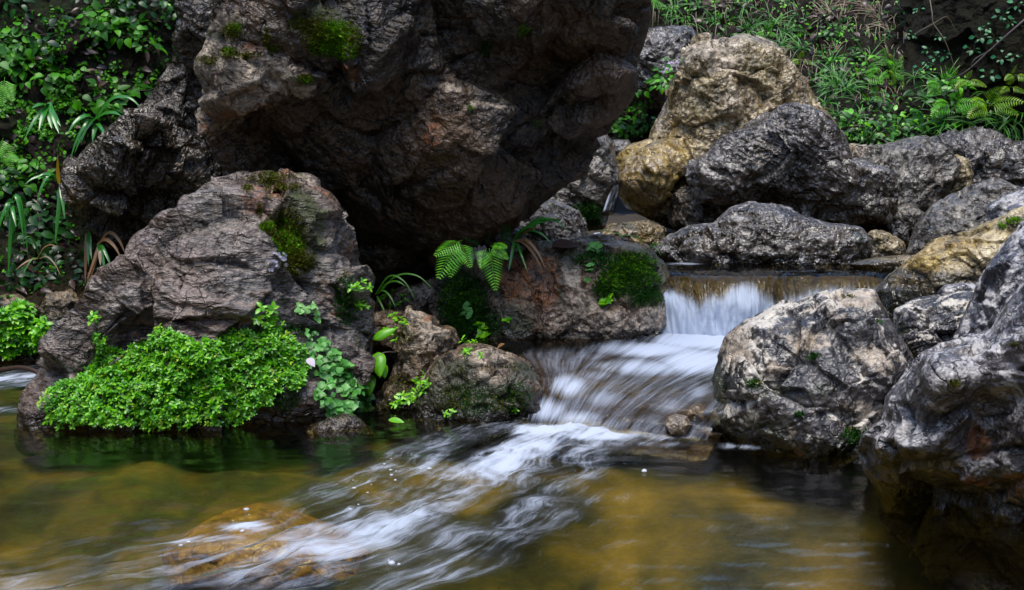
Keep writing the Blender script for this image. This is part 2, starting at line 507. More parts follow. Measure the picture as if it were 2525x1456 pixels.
pale = rock("boulder", "dark boulder blotched with white lichen in front of the waterfall", "boulder",
            [(2000, 744), (2050, 735), (2110, 719), (2150, 724), (2190, 770), (2216, 840), (2262, 912), (2238, 962), (2215, 1010), (2190, 1080), (2140, 1150), (1990, 1190),
             (1890, 1150), (1830, 1110), (1770, 1090), (1735, 1060), (1768, 1000), (1762, 930), (1774, 880), (1800, 840), (1850, 800), (1925, 760)],
            3.55, .34, .4, M_pale, 8, (2000, 930), 2.2, 51, .10, .13, .0, fine=.009, tilt=.28,
            ctrl=[(1790, 900, .06, 40), (1830, 930, -.05, 40), (2080, 1090, -.04, 60), (2110, 760, -.06, 50)], ridge=.03,
            paint={"algae": [(1775, 930, 28, 110, .95), (1760, 1040, 60, 40, .9), (2110, 1090, 100, 50, .75), (1880, 1060, 110, 60, .65), (1920, 960, 60, 40, .55), (2030, 960, 60, 30, .5), (1930, 1100, 120, 40, .7)],
                   "pale": [(1835, 870, 40, 60, .8), (1990, 850, 80, 30, .62), (2110, 745, 70, 30, .75), (2140, 890, 80, 45, .68), (1790, 990, 18, 44, .7), (2130, 1000, 80, 22, .6), (1930, 900, 60, 22, .55), (1960, 1070, 22, 44, .55), (2060, 800, 70, 24, .5)],
                   "rust": [(1980, 1090, 20, 30, .55)]})
front = rock("boulder", "large pitted grey boulder filling the right front corner", "boulder",
             [(2900, 560), (2640, 640), (2525, 716), (2480, 765), (2440, 812), (2370, 850), (2288, 882), (2250, 930), (2206, 985), (2195, 1040), (2148, 1074), (2134, 1110),
              (2140, 1160), (2165, 1215), (2180, 1272), (2225, 1340), (2320, 1420), (2440, 1500), (2700, 1600), (3050, 1500), (3150, 1000)],
             2.75, .42, .6, M_speck, 8, (2560, 1060), 2.8, 61, .10, .13, .0, fine=.010, tilt=-.22,
             ctrl=[(2330, 960, -.08, 90), (2250, 1120, -.07, 70), (2430, 1080, .07, 55), (2300, 1300, .16, 120), (2500, 1330, .12, 120), (2400, 1170, -.03, 60), (2480, 1000, .05, 70)], ridge=.03,
             paint={"rust": [(2430, 1090, 34, 50, .72), (2420, 1190, 80, 50, .5), (2500, 1200, 50, 60, .5)], "pale": [(2480, 1220, 80, 70, .52), (2390, 1240, 80, 40, .4)],
                    "algae": [(2300, 1330, 140, 60, .75), (2500, 1380, 160, 70, .8)]})
slab = rock("boulder", "tall slanted bluish slab behind the front corner boulder", "boulder",
            [(2700, 470), (2525, 560), (2480, 610), (2450, 645), (2420, 700), (2400, 740), (2375, 800), (2355, 860), (2350, 960), (2500, 1000), (2800, 900)],
            3.35, .22, .35, M_speck, 7, (2540, 760), 2.6, 67, .08, .12, .08, (.8, .2, -.55), .008, .1)
gold = rock("boulder", "long yellowish wet boulder right of the waterfall lip", "boulder",
            [(2620, 490), (2510, 520), (2460, 545), (2400, 570), (2340, 582), (2290, 600), (2240, 640), (2192, 680), (2162, 718), (2160, 760), (2190, 810), (2220, 900), (2420, 880),
             (2700, 700)], 4.45, .28, .4, M_tan, 8, (2380, 690), 2.6, 71, .07, .10, fine=.011, tilt=.15,
            paint={"ochre": [(2260, 640, 90, 50, .75), (2350, 605, 100, 40, .65), (2230, 690, 60, 40, .6), (2440, 570, 60, 30, .5)], "algae": [(2240, 745, 110, 50, .8), (2380, 720, 120, 30, .62), (2180, 740, 30, 60, .7)]}, wl=.36)
white = rock("rock", "grey rock streaked with white between the blotched boulder and the slab", "rock",
             [(2335, 728), (2400, 715), (2440, 740), (2440, 860), (2400, 920), (2300, 930), (2250, 905), (2214, 835), (2209, 765), (2248, 744)], 3.95, .24, .3, M_pale, 7,
             (2320, 820), 2.5, 73, .1, .14, .05, (-.4, .2, 1), .009, .2, paint={"algae": [(2230, 830, 30, 60, .7)]})
cap = rock("rock", "small lichen spotted rock lying on the white streaked rock", "rock",
           [(2312, 722), (2330, 704), (2370, 698), (2412, 702), (2425, 730), (2380, 745), (2325, 742)], 4.05, .12, .15, M_speck, 6, seed=75, fine=.007)
pyr = rock("boulder", "bluish grey boulder sloping up to a peak behind the yellowish boulder", "boulder",
           [(2450, 438), (2482, 446), (2520, 472), (2560, 520), (2560, 620), (2400, 690), (2240, 680), (2234, 620), (2255, 560), (2300, 508), (2345, 484), (2400, 462)],
           5.5, .3, .4, M_dry, 7, (2400, 570), 2.5, 81, .08, .13, fine=.012, tilt=.2, wl=.36)
spot = rock("boulder", "white spotted boulder at the right edge above the yellowish boulder", "boulder",
            [(2425, 545), (2440, 510), (2480, 482), (2540, 460), (2680, 450), (2700, 560), (2560, 620), (2440, 580)], 4.95, .24, .3, M_speck, 7, (2560, 530), 2.5, 83, fine=.010, tilt=.2)
upr = rock("boulder", "angular bluish wet boulder below the ferns, furthest back at right", "boulder",
           [(2290, 345), (2330, 332), (2400, 320), (2455, 328), (2492, 350), (2490, 400), (2470, 450), (2440, 520), (2300, 520), (2300, 430)], 8.0, .4, .5, M_grey, 7, (2390, 420), 2.8, 85,
           .08, .24, fine=.018, tilt=.1)
edge = rock("rock", "dark broken rock cut by the right edge of the photo", "rock",
            [(2480, 380), (2500, 352), (2560, 345), (2620, 400), (2600, 520), (2490, 520), (2465, 450)], 7.6, .3, .3, M_grey, 6, seed=87, facet=.25, fine=.016)
knob = rock("rock", "small pinkish pale rock wedged between two grey boulders", "rock",
            [(2335, 395), (2360, 383), (2385, 395), (2398, 430), (2396, 470), (2370, 500), (2330, 500)], 7.3, .18, .2, M_tan, 6, seed=89, fine=.018, ridge=.06)
back = rock("boulder", "flat topped grey boulder with a sloping right shoulder under the leafy slope", "boulder",
            [(2070, 372), (2100, 360), (2180, 362), (2240, 345), (2282, 340), (2320, 362), (2362, 402), (2352, 440), (2335, 480), (2330, 540), (2240, 580), (2060, 580), (2060, 450)],
            7.4, .4, .5, M_dry, 7, (2210, 450), 2.8, 91, .06, .16, fine=.016, tilt=.08, paint={"pale": [(2115, 372, 35, 18, .7)]}, wl=.36)
under = rock("rock", "reddish grey rock below the flat topped boulder", "rock",
             [(2190, 520), (2240, 505), (2290, 530), (2300, 570), (2260, 590), (2190, 580)], 6.95, .2, .3, M_dry, 6, seed=93, fine=.014, wl=.36)
tan = rock("boulder", "tall tan boulder with a domed top rising over the stream", "boulder",
           [(1692, 132), (1742, 108), (1832, 105), (1900, 120), (1942, 165), (1986, 205), (2012, 250), (2060, 300), (2100, 380), (2080, 500), (1900, 580), (1700, 585), (1640, 548), (1560, 502),
            (1524, 445), (1530, 392), (1560, 362), (1608, 350), (1622, 300), (1640, 258), (1662, 208), (1688, 165)], 7.3, .55, .7, M_tan, 8, (1790, 340), 2.6, 101, .11, .12, fine=.02, tilt=.12,
           ctrl=[(1620, 440, -.25, 60), (1680, 340, .10, 50), (1900, 260, .12, 60), (1760, 200, -.12, 100), (1680, 480, .15, 50)], ridge=.02,
           paint={"ochre": [(1600, 400, 85, 55, .85), (1680, 360, 60, 60, .8), (1590, 470, 70, 50, .75), (1660, 440, 60, 60, .7), (1720, 125, 60, 20, .5), (1660, 280, 30, 90, .6), (1740, 300, 50, 60, .4)],
                  "pale": [(1640, 260, 22, 100, .75), (1760, 160, 110, 50, .62), (1800, 250, 90, 50, .5), (1570, 390, 30, 20, .5)],
                  "algae": [(1660, 530, 80, 30, .7), (1720, 400, 30, 60, .35)]}, wl=.36)
grey = rock("boulder", "dark wet boulder with a rippled hump in front of the tall tan boulder", "boulder",
            [(1962, 265), (1995, 270), (2025, 283), (2062, 320), (2085, 358), (2100, 395), (2150, 405), (2192, 424), (2217, 470), (2210, 520), (2195, 548), (2100, 552), (1990, 540), (1900, 505),
             (1800, 505), (1730, 492), (1694, 440), (1688, 410), (1748, 380), (1785, 340), (1840, 312), (1885, 288)], 6.7, .5, .6, M_grey, 8, (1950, 420), 2.7, 111, .10, .13, .05, (.6, .2, .9), .017, -.02,
            ctrl=[(2110, 450, .08, 40), (1800, 440, -.08, 70), (1900, 520, .15, 60), (2000, 310, -.06, 60)], ridge=.025,
            paint={"ochre": [(1870, 490, 90, 14, .45)]}, wl=.36)
foot = rock("rock", "black wet rock in the shadow beneath the rippled boulder", "rock",
            [(1655, 480), (1690, 450), (1740, 470), (1850, 500), (2000, 530), (2120, 550), (2120, 600), (1900, 610), (1690, 590), (1650, 550)], 6.75, .3, .4, M_wet, 7, (1850, 550), 2.4, 113, fine=.014, wl=.36)
long_ = rock("boulder", "long low wet boulder lying just behind the waterfall lip", "boulder",
             [(1850, 500), (1900, 504), (1945, 515), (1985, 532), (2050, 553), (2120, 563), (2150, 590), (2146, 622), (2130, 700), (1900, 715), (1660, 715), (1618, 640), (1612, 622), (1650, 580),
              (1700, 557), (1760, 556), (1800, 516)], 5.65, .34, .4, M_grey, 8, (1880, 610), 2.5, 121, .07, .10, fine=.013, tilt=.25, ctrl=[(1720, 570, -.07, 50)],
             paint={"pale": [(1830, 575, 70, 14, .35), (1780, 560, 40, 10, .35)], "algae": [(2110, 600, 40, 40, .6), (1900, 648, 200, 16, .5)], "ochre": [(2050, 645, 80, 12, .5)]}, ridge=.03, wl=.36)
lump = rock("rock", "small dark rock perched behind the right end of the long low boulder", "rock",
            [(2172, 580), (2188, 556), (2215, 546), (2236, 560), (2243, 595), (2225, 620), (2180, 610)], 6.6, .14, .2, M_grey, 6, seed=123, fine=.012, wl=.36)
chip = rock("rock", "pale grey rock at the right end of the long low boulder", "rock",
            [(2142, 575), (2160, 567), (2190, 574), (2228, 600), (2236, 640), (2200, 660), (2135, 655), (2136, 610)], 5.9, .14, .2, M_tan, 6, seed=125, fine=.010, wl=.36)
skim = rock("rock", "thin golden rock just under the upper pool beside the yellowish boulder", "rock",
            [(2090, 652), (2130, 640), (2190, 632), (2260, 628), (2300, 650), (2260, 690), (2140, 680)], 5.0, .14, .2, M_gold, 6, seed=127, fine=.005, facet=.05, wl=.36)
yell = rock("rock", "yellow green wet rock left of the long low boulder", "rock",
            [(1478, 580), (1500, 556), (1550, 552), (1600, 546), (1638, 565), (1640, 600), (1620, 630), (1530, 635), (1490, 615)], 6.0, .18, .25, M_gold, 7, seed=131, fine=.012,
            paint={"algae": [(1540, 560, 50, 12, .6)], "pale": [(1560, 575, 20, 14, .6)]}, wl=.36)
mid = rock("rock", "speckled wet rock under the tip of the overhang, behind the grass tuft", "rock",
           [(1340, 490), (1392, 500), (1422, 520), (1444, 552), (1446, 590), (1430, 640), (1290, 640), (1262, 590), (1275, 545), (1305, 510)], 5.85, .22, .25, M_dry, 7, (1355, 570), 2.5, 133, .1, .15,
           fine=.013, tilt=.2, paint={"algae": [(1310, 580, 40, 30, .6)], "pale": [(1400, 560, 40, 30, .5)]}, wl=.36)
spire = rock("boulder", "greenish grey upright boulder left of the trickling little fall", "boulder",
             [(1490, 328), (1508, 350), (1518, 400), (1522, 450), (1505, 500), (1490, 560), (1400, 570), (1300, 540), (1300, 480), (1350, 430), (1420, 370), (1450, 345)], 6.5, .35, .4, M_dry, 7, (1430, 460), 2.7, 135,
             .07, .13, fine=.016, paint={"algae": [(1440, 520, 60, 30, .6), (1505, 380, 10, 60, .5)]}, wl=.36)
pebb = rock("rock", "smooth grey rock behind the top of the trickling fall", "rock",
            [(1500, 370), (1512, 345), (1550, 345), (1575, 380), (1540, 420), (1505, 420)], 7.6, .2, .3, M_dry, 6, seed=137, fine=.006, facet=.06)
sunk = rock("rock", "ochre boulder lying just under the water in the lower left pool", "rock",
            [(400, 1300), (470, 1248), (555, 1202), (640, 1182), (740, 1204), (850, 1248), (930, 1300), (900, 1390), (640, 1430), (400, 1390)], 3.15, .34, .3, M_sub, 7, center=(650, 1310), wl=-9, seed=145,
            lump=.05, facet=.05, fine=.006, tilt=.3)
sunk.location.z -= .065
stones = []
for k_, (pl_, Y_, lb_) in enumerate([([(250, 705), (275, 682), (320, 690), (345, 720), (330, 760), (265, 755)], 5.0, "small ochre stone tucked behind the left flank of the mound"),
                                     ([(195, 745), (215, 722), (255, 730), (262, 765), (240, 790), (200, 785)], 5.0, "lower ochre stone between the mound and the left bank"),
                                     ([(95, 770), (120, 725), (175, 715), (205, 750), (210, 830), (180, 900), (90, 900)], 5.0, "broad wet ochre stone at the foot of the left bank"),
                                     ([(-60, 780), (-20, 735), (50, 730), (95, 760), (110, 830), (105, 910), (-60, 910)], 5.0, "wet brown stone under the small leaved mat at the left edge"),
                                     ([(205, 800), (230, 780), (262, 800), (250, 850), (205, 870)], 4.9, "little yellowish stone by the rapids beside the mound")]):
    stones += [rock("rock", lb_, "rock", pl_, Y_, .16, .3, M_brown, 6, seed=151 + k_, fine=.012, facet=.2, paint={"algae": [(np.mean([q[0] for q in pl_]), np.mean([q[1] for q in pl_]) + 25, 70, 60, .85)]})]
for k_, (pl_, Y_, lb_) in enumerate([([(1640, 1050), (1645, 1030), (1668, 1020), (1695, 1026), (1708, 1048), (1690, 1075), (1655, 1075)], 3.44, "pale round stone at the right foot of the lower cascade"),
                                     ([(1690, 1022), (1702, 1000), (1728, 996), (1745, 1014), (1740, 1045), (1705, 1050)], 3.48, "smaller whitish stone squeezed between cascade and blotched boulder")]):
    rock("rock", lb_, "rock", pl_, Y_, .06, .08, M_tan, 6, seed=171 + k_, fine=.004, facet=.06, wl=-9, paint={"pale": [(1690, 1030, 90, 80, 1.3)]})
shade = rock("rock", "added black filler rock standing in for the deep shadow under the overhanging boulder", "rock",
             [(840, 600), (1000, 560), (1270, 545), (1300, 620), (1230, 690), (1050, 780), (900, 800), (850, 720)], 5.5, .2, .3, M_black, 6, seed=147, fine=.012)  # added gap filler, its black stands in for the shade under the overhang
rear = rock("boulder", "dark wet boulder behind the right tip of the overhang, below the fern", "boulder",
            [(1540, 120), (1580, 85), (1622, 70), (1690, 64), (1722, 90), (1735, 140), (1690, 210), (1640, 260), (1540, 260), (1500, 200)], 8.6, .4, .5, M_grey, 7, (1620, 160), 2.6, 141, .1, .2, fine=.018)

# ------------------------------------------------------------------ ground, banks
def ground_h(x, y):
    left, right = -(1.9 + .22 * np.clip(y, 0, 8)), (1.9 + .30 * np.clip(y, 0, 8))
    h = -.30 + .19 * smooth(y, 2.75, 3.5) + .15 * smooth(y, 3.6, 3.95) * smooth(x, -.05, .2) + .17 * smooth(y, 4.85, 5.1) * smooth(x, .1, .4)
    h = h + .25 * smooth(y, 6.2, 8.5) + 2.0 * smooth(y, 9.5, 14)
    h = h + .25 * smooth(y, 4.9, 5.4) * smooth(-x, .2, .6)
    h = h + np.minimum(5.5, 1.35 * np.clip(left - x, 0, 99)) + np.minimum(5.5, 1.2 * np.clip(x - right, 0, 99))
    h = h + np.minimum(3.2, .9 * np.clip(-1.8 - y, 0, 99))
    return h


def grid(nu, nv):
    a = np.arange(nu * nv).reshape(nv, nu)
    return np.stack([a[:-1, :-1].ravel(), a[:-1, 1:].ravel(), a[1:, 1:].ravel(), a[1:, :-1].ravel()], 1)


def bed_mat():
    T = NT("stream_bed")
    co = T.n("ShaderNodeTexCoord").outputs["Object"]
    sep = T.n("ShaderNodeSeparateXYZ", {0: co}).outputs
    cm = T.n("ShaderNodeMapping", {"Vector": co, "Location": (3.3, 1.7, 0)}).outputs[0]
    n1 = T.noise(cm, 1.7, 3, .5, .6)
    n2 = T.noise(co, 5.5, 6, .6, .3)
    n3 = T.noise(co, 60, 5, .7)
    v = T.math('ADD', T.math('MULTIPLY', n1, .60), T.math('MULTIPLY', n2, .40))
    sand = T.ramp(v, [(.41, (.008, .010, .002)), (.48, (.034, .036, .004)), (.56, (.13, .098, .012)), (.66, (.27, .19, .032))])
    sand = T.mix(T.math('MULTIPLY', T.step(n3, .5, .75), .35), sand, (.09, .07, .025))
    soil = T.mix(n2, (.012, .010, .006), (.06, .042, .024))
    dry = T.step(T.math('ADD', sep[2], T.math('MULTIPLY', sep[1], .0)), -.0, .15)
    c = T.mix(dry, sand, soil)
    b = T.bump(n3, .5, .02)
    return T.surf(T.n("ShaderNodeBsdfPrincipled", {"Base Color": c, "Roughness": .8, "Normal": b}).outputs[0])


gx = np.concatenate([np.linspace(-12, -3.2, 30), np.linspace(-3.1, 3.1, 250), np.linspace(3.2, 12, 30)])
gy = np.concatenate([np.linspace(-9, .9, 40), np.linspace(1.0, 9, 300), np.linspace(9.2, 20, 30)])
X, Yg = np.meshgrid(gx, gy)
p = np.stack([X.ravel(), Yg.ravel(), np.zeros(X.size)], 1)
h = ground_h(p[:, 0], p[:, 1])
rough = .35 + .65 * smooth(h, .2, 1.0)
p[:, 2] = h + .06 * fbm(p * 1.6, 3, 7) + .05 * fbm(p * 4, 3, 9) + rough * .14 * fbm(p * 1.1, 4, 12)
tag(mesh_from("ground", p, grid(len(gx), len(gy)), bed_mat()), kind="structure")


def spline(P, n):
    """Catmull-Rom through the rows of P"""
    P = np.asarray(P, float)
    Q = np.concatenate([[2 * P[0] - P[1]], P, [2 * P[-1] - P[-2]]])
    t = np.linspace(0, len(P) - 1 - 1e-6, n)
    i = np.floor(t).astype(int)
    f = (t - i).reshape(-1, *([1] * (P.ndim - 1)))
    a, b, c, d = Q[i], Q[i + 1], Q[i + 2], Q[i + 3]
    return .5 * (2 * b + (c - a) * f + (2 * a - 5 * b + 4 * c - d) * f ** 2 + (3 * b - a - 3 * c + d) * f ** 3)


def loft(rows, nu, nv):
    R = np.stack([spline(r, nu) for r in rows])
    G = spline(R, nv)
    u, v = np.meshgrid(np.linspace(0, 1, nu), np.linspace(0, 1, nv))
    return G.reshape(-1, 3), u.ravel(), v.ravel()


def soil_mat(name, a, b, c, moss, moss_amt):
    T = NT(name)
    co = T.n("ShaderNodeTexCoord").outputs["Object"]
    n1 = T.noise(co, 3, 5, .6)
    n2 = T.noise(co, 16, 8, .7)
    n3 = T.noise(co, 70, 4, .7)
    col = T.ramp(T.math('ADD', T.math('MULTIPLY', n2, .6), T.math('MULTIPLY', n3, .4)), [(.36, a), (.52, b), (.68, c)])
    m = T.step(T.math('ADD', n1, T.math('MULTIPLY', n2, .4)), .74 - moss_amt * .2, .86 - moss_amt * .2)
    col = T.mix(T.math('MULTIPLY', m, T.step(n3, .3, .7)), col, moss)
    bb = T.bump(n3, .9, .02, T.bump(n2, .8, .06))
    return T.surf(T.n("ShaderNodeBsdfPrincipled", {"Base Color": col, "Roughness": .6, "Specular IOR Level": .15, "Normal": bb}).outputs[0])


def bank(name, rows, nu, nv, mat, seed, amp):
    G, u, v = loft(rows, nu, nv)
    fa = grid(nu, nv)
    tri = np.concatenate([fa[:, :3], fa[:, [0, 2, 3]]])
    n = vnormals(G, tri)
    q = G + .15 * np.stack([perlin(G * 2, seed + 1), perlin(G * 2, seed + 2), perlin(G * 2, seed + 3)], 1)
    w, c = worley(q * 3.2, seed)
    w2, c2 = worley(q * 8, seed + 4)
    d = amp * (1.2 * fbm(q * 1.4, 4, seed + 5) + .55 * w + .25 * w2) + .012 * fbm(G * 30, 3, seed + 8)
    return tag(mesh_from(name, G + n * d[:, None], fa, mat), kind="structure")


M_soil = soil_mat("bank_soil", (.004, .003, .002), (.022, .015, .010), (.11, .075, .05), (.014, .036, .004), .7)
M_hill = soil_mat("hill_soil", (.004, .003, .002), (.022, .016, .010), (.09, .065, .045), (.014, .026, .004), .5)
M_cliff = soil_mat("cliff_soil", (.003, .0025, .002), (.012, .010, .006), (.06, .05, .04), (.016, .014, .002), .9)
M_ochre = soil_mat("wet_ochre_bank", (.012, .010, .005), (.045, .032, .014), (.16, .11, .05), (.012, .022, .005), .6)


def wrow(pts):
    return np.array([at(a, b, y) for a, b, y in pts])


left_bank = bank("left_bank", [wrow([(-700, 960, 5.0), (-100, 930, 5.2), (140, 900, 5.25), (420, 900, 5.6)]),
                               wrow([(-700, 740, 5.0), (-100, 760, 5.25), (150, 740, 5.35), (420, 740, 5.7)]),
                               wrow([(-700, 500, 5.1), (-100, 560, 5.5), (150, 580, 5.6), (420, 560, 5.9)]),
                               wrow([(-700, 250, 5.2), (-100, 300, 5.7), (200, 300, 5.8), (500, 300, 6.2)]),
                               wrow([(-700, -60, 5.4), (-100, 0, 5.9), (250, 0, 6.0), (620, 0, 6.3)]),
                               wrow([(-700, -500, 6.0), (-100, -350, 6.2), (250, -350, 6.3), (620, -350, 6.6)])], 260, 300, M_soil, 201, .10)
hill = bank("hillside", [wrow([(150, 480, 9.6), (900, 480, 9.3), (1380, 480, 9.0), (1700, 480, 8.9), (2100, 470, 8.3), (2500, 470, 8.5), (2900, 470, 8.2)]),
                         wrow([(150, 300, 9.8), (900, 300, 9.5), (1380, 300, 9.2), (1700, 300, 9.2), (2100, 345, 8.6), (2500, 345, 8.8), (2900, 330, 8.4)]),
                         wrow([(150, 120, 10.4), (900, 120, 10.1), (1380, 120, 9.8), (1700, 120, 9.9), (2100, 150, 9.6), (2500, 150, 9.5), (2900, 120, 9.0)]),
                         wrow([(150, -20, 11.0), (900, -20, 10.7), (1380, -20, 10.4), (1700, -20, 10.5), (2100, -10, 10.4), (2500, -20, 9.8), (2900, -40, 9.2)]),
                         wrow([(150, -400, 12.6), (900, -400, 12.3), (1380, -400, 12), (1700, -400, 12), (2100, -400, 12), (2500, -420, 11.0), (2900, -440, 10.4)])], 420, 220, M_hill, 221, .16)
cliff = bank("dark_wall", [wrow([(2200, 330, 8.75), (2350, 330, 8.7), (2550, 330, 8.5), (2900, 330, 8.2)]), wrow([(2225, 230, 8.85), (2350, 220, 8.65), (2550, 220, 8.45), (2900, 220, 8.1)]),
                           wrow([(2235, 100, 9.3), (2370, 100, 8.8), (2550, 100, 8.5), (2900, 100, 8.1)]), wrow([(2230, -20, 9.8), (2370, -20, 8.95), (2550, -20, 8.6), (2900, -20, 8.2)]),
                           wrow([(2230, -250, 10.4), (2370, -250, 9.2), (2550, -250, 8.8), (2900, -250, 8.4)])], 220, 200, M_cliff, 261, .13)
ochre_bank = bank("stream_edge", [wrow([(-200, 960, 4.9), (60, 930, 4.95), (250, 880, 5.1)]), wrow([(-200, 830, 4.95), (60, 800, 5.05), (250, 790, 5.2)]),
                                  wrow([(-200, 700, 5.15), (60, 690, 5.25), (250, 680, 5.4)])], 140, 90, M_ochre, 241, .07)

# ------------------------------------------------------------------ water
def water_mat(name, tint, rough, fu, fv, bump_s=.25, bump_d=.01, foam_col=(.72, .79, .92), soft=.5, gloss=1.0, wave=.25):
    """clear tinted water with a Fresnel sheen, turning to white aerated water where the foam attribute is high"""
    T = NT(name)
    fl = T.attr("flow").outputs["Vector"]
    fo = T.attr("foam").outputs["Fac"]
    mp = T.n("ShaderNodeMapping", {"Vector": fl, "Scale": (fu, fv, 1)}).outputs[0]
    a = T.noise(mp, 1.0, 4, .6, wave)
    mp2 = T.n("ShaderNodeMapping", {"Vector": fl, "Scale": (fu * 4.2, fv * 3.0, 1)}).outputs[0]
    b = T.noise(mp2, 1.0, 4, .65, wave)
    v = T.math('ADD', T.math('MULTIPLY', T.math('SUBTRACT', a, .5), 2.1), T.math('MULTIPLY', T.math('SUBTRACT', b, .5), 1.3))
    v = T.math('ADD', v, T.math('SUBTRACT', T.math('MULTIPLY', fo, 2.0), 1.0))
    veil = T.math('MULTIPLY', T.step(a, .30, .72), T.math('MULTIPLY', T.step(fo, .15, .85), .34))
    alpha = T.math('MULTIPLY', T.step(v, -soft, soft + .25), T.math('MINIMUM', T.math('MULTIPLY', fo, 1.3), .93))
    alpha = T.math('MAXIMUM', alpha, veil)
    bp = T.bump(T.math('ADD', T.math('MULTIPLY', a, .6), T.math('MULTIPLY', b, .4)), bump_s, T.math('MULTIPLY', T.math('ADD', T.math('MINIMUM', fo, 1.0), .22), bump_d))
    tr = T.n("ShaderNodeBsdfTransparent", {"Color": tint}).outputs[0]
    gl = T.n("ShaderNodeBsdfAnisotropic", {"Color": (gloss, gloss, gloss), "Roughness": rough, "Normal": bp}).outputs[0]
    fr = T.n("ShaderNodeFresnel", {"IOR": 1.33, "Normal": bp}).outputs[0]
    wat = T.n("ShaderNodeMixShader", {0: fr, 1: tr, 2: gl}).outputs[0]
    df = T.n("ShaderNodeBsdfDiffuse", {"Color": foam_col, "Normal": bp}).outputs[0]
    tl = T.n("ShaderNodeBsdfTranslucent", {"Color": foam_col}).outputs[0]
    fm = T.n("ShaderNodeMixShader", {0: .3, 1: df, 2: tl}).outputs[0]
    return T.surf(T.n("ShaderNodeMixShader", {0: alpha, 1: wat, 2: fm}).outputs[0])


def curve_coords(P, line):
    """distance along and across a polyline (world xy) for every point"""
    L = np.asarray(line)[:, :2]
    seg = L[1:] - L[:-1]
    ln = np.linalg.norm(seg, axis=1)
    acc = np.concatenate([[0], np.cumsum(ln)])
    best = np.full(len(P), 1e9)
    s = np.zeros(len(P))
    t = np.zeros(len(P))
    for k in range(len(seg)):
        d = seg[k] / ln[k]
        r = P[:, :2] - L[k]
        a = r @ d
        lo = -1e9 if k == 0 else 0
        hi = 1e9 if k == len(seg) - 1 else ln[k]
        ac = np.clip(a, lo, hi)
        e = r - ac[:, None] * d
        dist = np.linalg.norm(e, axis=1)
        side = np.sign(r[:, 0] * d[1] - r[:, 1] * d[0])
        new = dist < best
        best = np.where(new, dist, best)
        s = np.where(new, acc[k] + ac, s)
        t = np.where(new, side * dist, t)
    return s, t


def to_px(P):
    d = P - np.array([0, 0, CAM_H])
    f = d[:, 1] * _ct - d[:, 2] * _st
    u = d[:, 1] * _st + d[:, 2] * _ct
    return CX + d[:, 0] / f * FPX, CY - u / f * FPX


nx, ny = 620, 520
X, Yg = np.meshgrid(np.linspace(-3.2, 3.0, nx), np.linspace(.7, 5.6, ny))
P = np.stack([X.ravel(), Yg.ravel(), np.zeros(X.size)], 1)
line = np.array([atz(a, b, 0) for a, b in [(1520, 1000), (1400, 1058), (1300, 1102), (1190, 1170), (1030, 1255), (830, 1335), (560, 1410), (250, 1490)]])
line = spline(line, 60)
s, t = curve_coords(P, line)
warp = np.stack([fbm(P * 4.5, 3, 401), fbm(P * 4.5 + 7, 3, 402)], 1)
t = t + .045 * warp[:, 0] * smooth(s, .1, .5)
s = s + .08 * warp[:, 1]
wid = .10 + .175 * np.clip(s, 0, 2.5)
foam = np.zeros(len(P))


def blob(cx, cy, rx, ry, st, ang=0.0):
    """foam region about a point of the pool, radii in metres"""
    c = atz(cx, cy, 0)
    d = P[:, :2] - c[:2]
    ca, sa = math.cos(ang), math.sin(ang)
    e = np.stack([d[:, 0] * ca + d[:, 1] * sa, -d[:, 0] * sa + d[:, 1] * ca], 1)
    return st * np.exp(-(e[:, 0] / rx) ** 2 - (e[:, 1] / ry) ** 2)


core = np.exp(-(t / (wid * .62)) ** 2) * smooth(s, -.02, .08)
foam = np.maximum(foam, core * (1.02 - .40 * smooth(s, .10, .7) - .10 * smooth(s, .9, 1.5)))
foam = np.maximum(foam, .30 * np.exp(-((t + .02) / (wid * 1.3)) ** 2) * smooth(s, .0, .2))
foam = np.maximum(foam, .46 * np.exp(-((t - .22) / (wid * .55)) ** 2) * smooth(s, .05, .3) * (1 - .4 * smooth(s, 1.0, 1.8)))
foam = np.maximum(foam, .50 * np.exp(-((t + wid * .75) / (.05 + wid * .12)) ** 2) * smooth(s, .1, .3))
for bl in [(1500, 1075, .22, .10, .85, 0), (1330, 1065, .12, .10, .9, 0), (600, 1300, .07, .05, .75, .5), (850, 1265, .10, .06, .55, .6), (960, 1150, .10, .05, .55, .4), (1560, 1095, .3, .06, .42, 0),
           (50, 930, .50, .30, .62, .2), (20, 1010, .4, .10, .4, .1), (1850, 1100, .10, .06, .55, 0), (2100, 1345, .10, .03, .3, 0), (1850, 1300, .16, .04, .3, 0), (1900, 1440, .16, .03, .32, 0),
           (1450, 1230, .25, .10, .30, .5), (1700, 1340, .3, .05, .2, .2), (500, 1330, .12, .04, .55, .3), (1150, 1330, .30, .10, .40, .8)]:
    foam = np.maximum(foam, blob(*bl))
qs = np.stack([s * 2.2, t * 7, t * 0], 1)
foam *= np.clip(1.0 + (.75 * fbm(qs, 3, 303) + .35 * fbm(P * 13, 3, 304)) * smooth(s, .05, .4), .2, 1.35)
ez = .017 * np.exp(-(t / (wid * .8)) ** 2) * smooth(s, .0, .15) * fbm(np.stack([s * 5, t * 16, t * 0], 1), 3, 301) * 1.4
P[:, 2] = ez + .004 * fbm(P * np.array([5, 9, 1]), 3, 305) + .010 * np.exp(-(((P[:, 0] - line[8, 0]) / .2) ** 2 + ((P[:, 1] - line[8, 1]) / .2) ** 2))
flow = np.stack([s, t, np.zeros(len(P))], 1)
M_pool = water_mat("pool_water", (.90, .84, .52), .12, 3.6, 26, .45, .014, gloss=.8, wave=.5)
pool = tag(mesh_from("water_pool", P, grid(nx, ny), M_pool, attrs={"foam": foam, "flow": flow}), kind="structure")

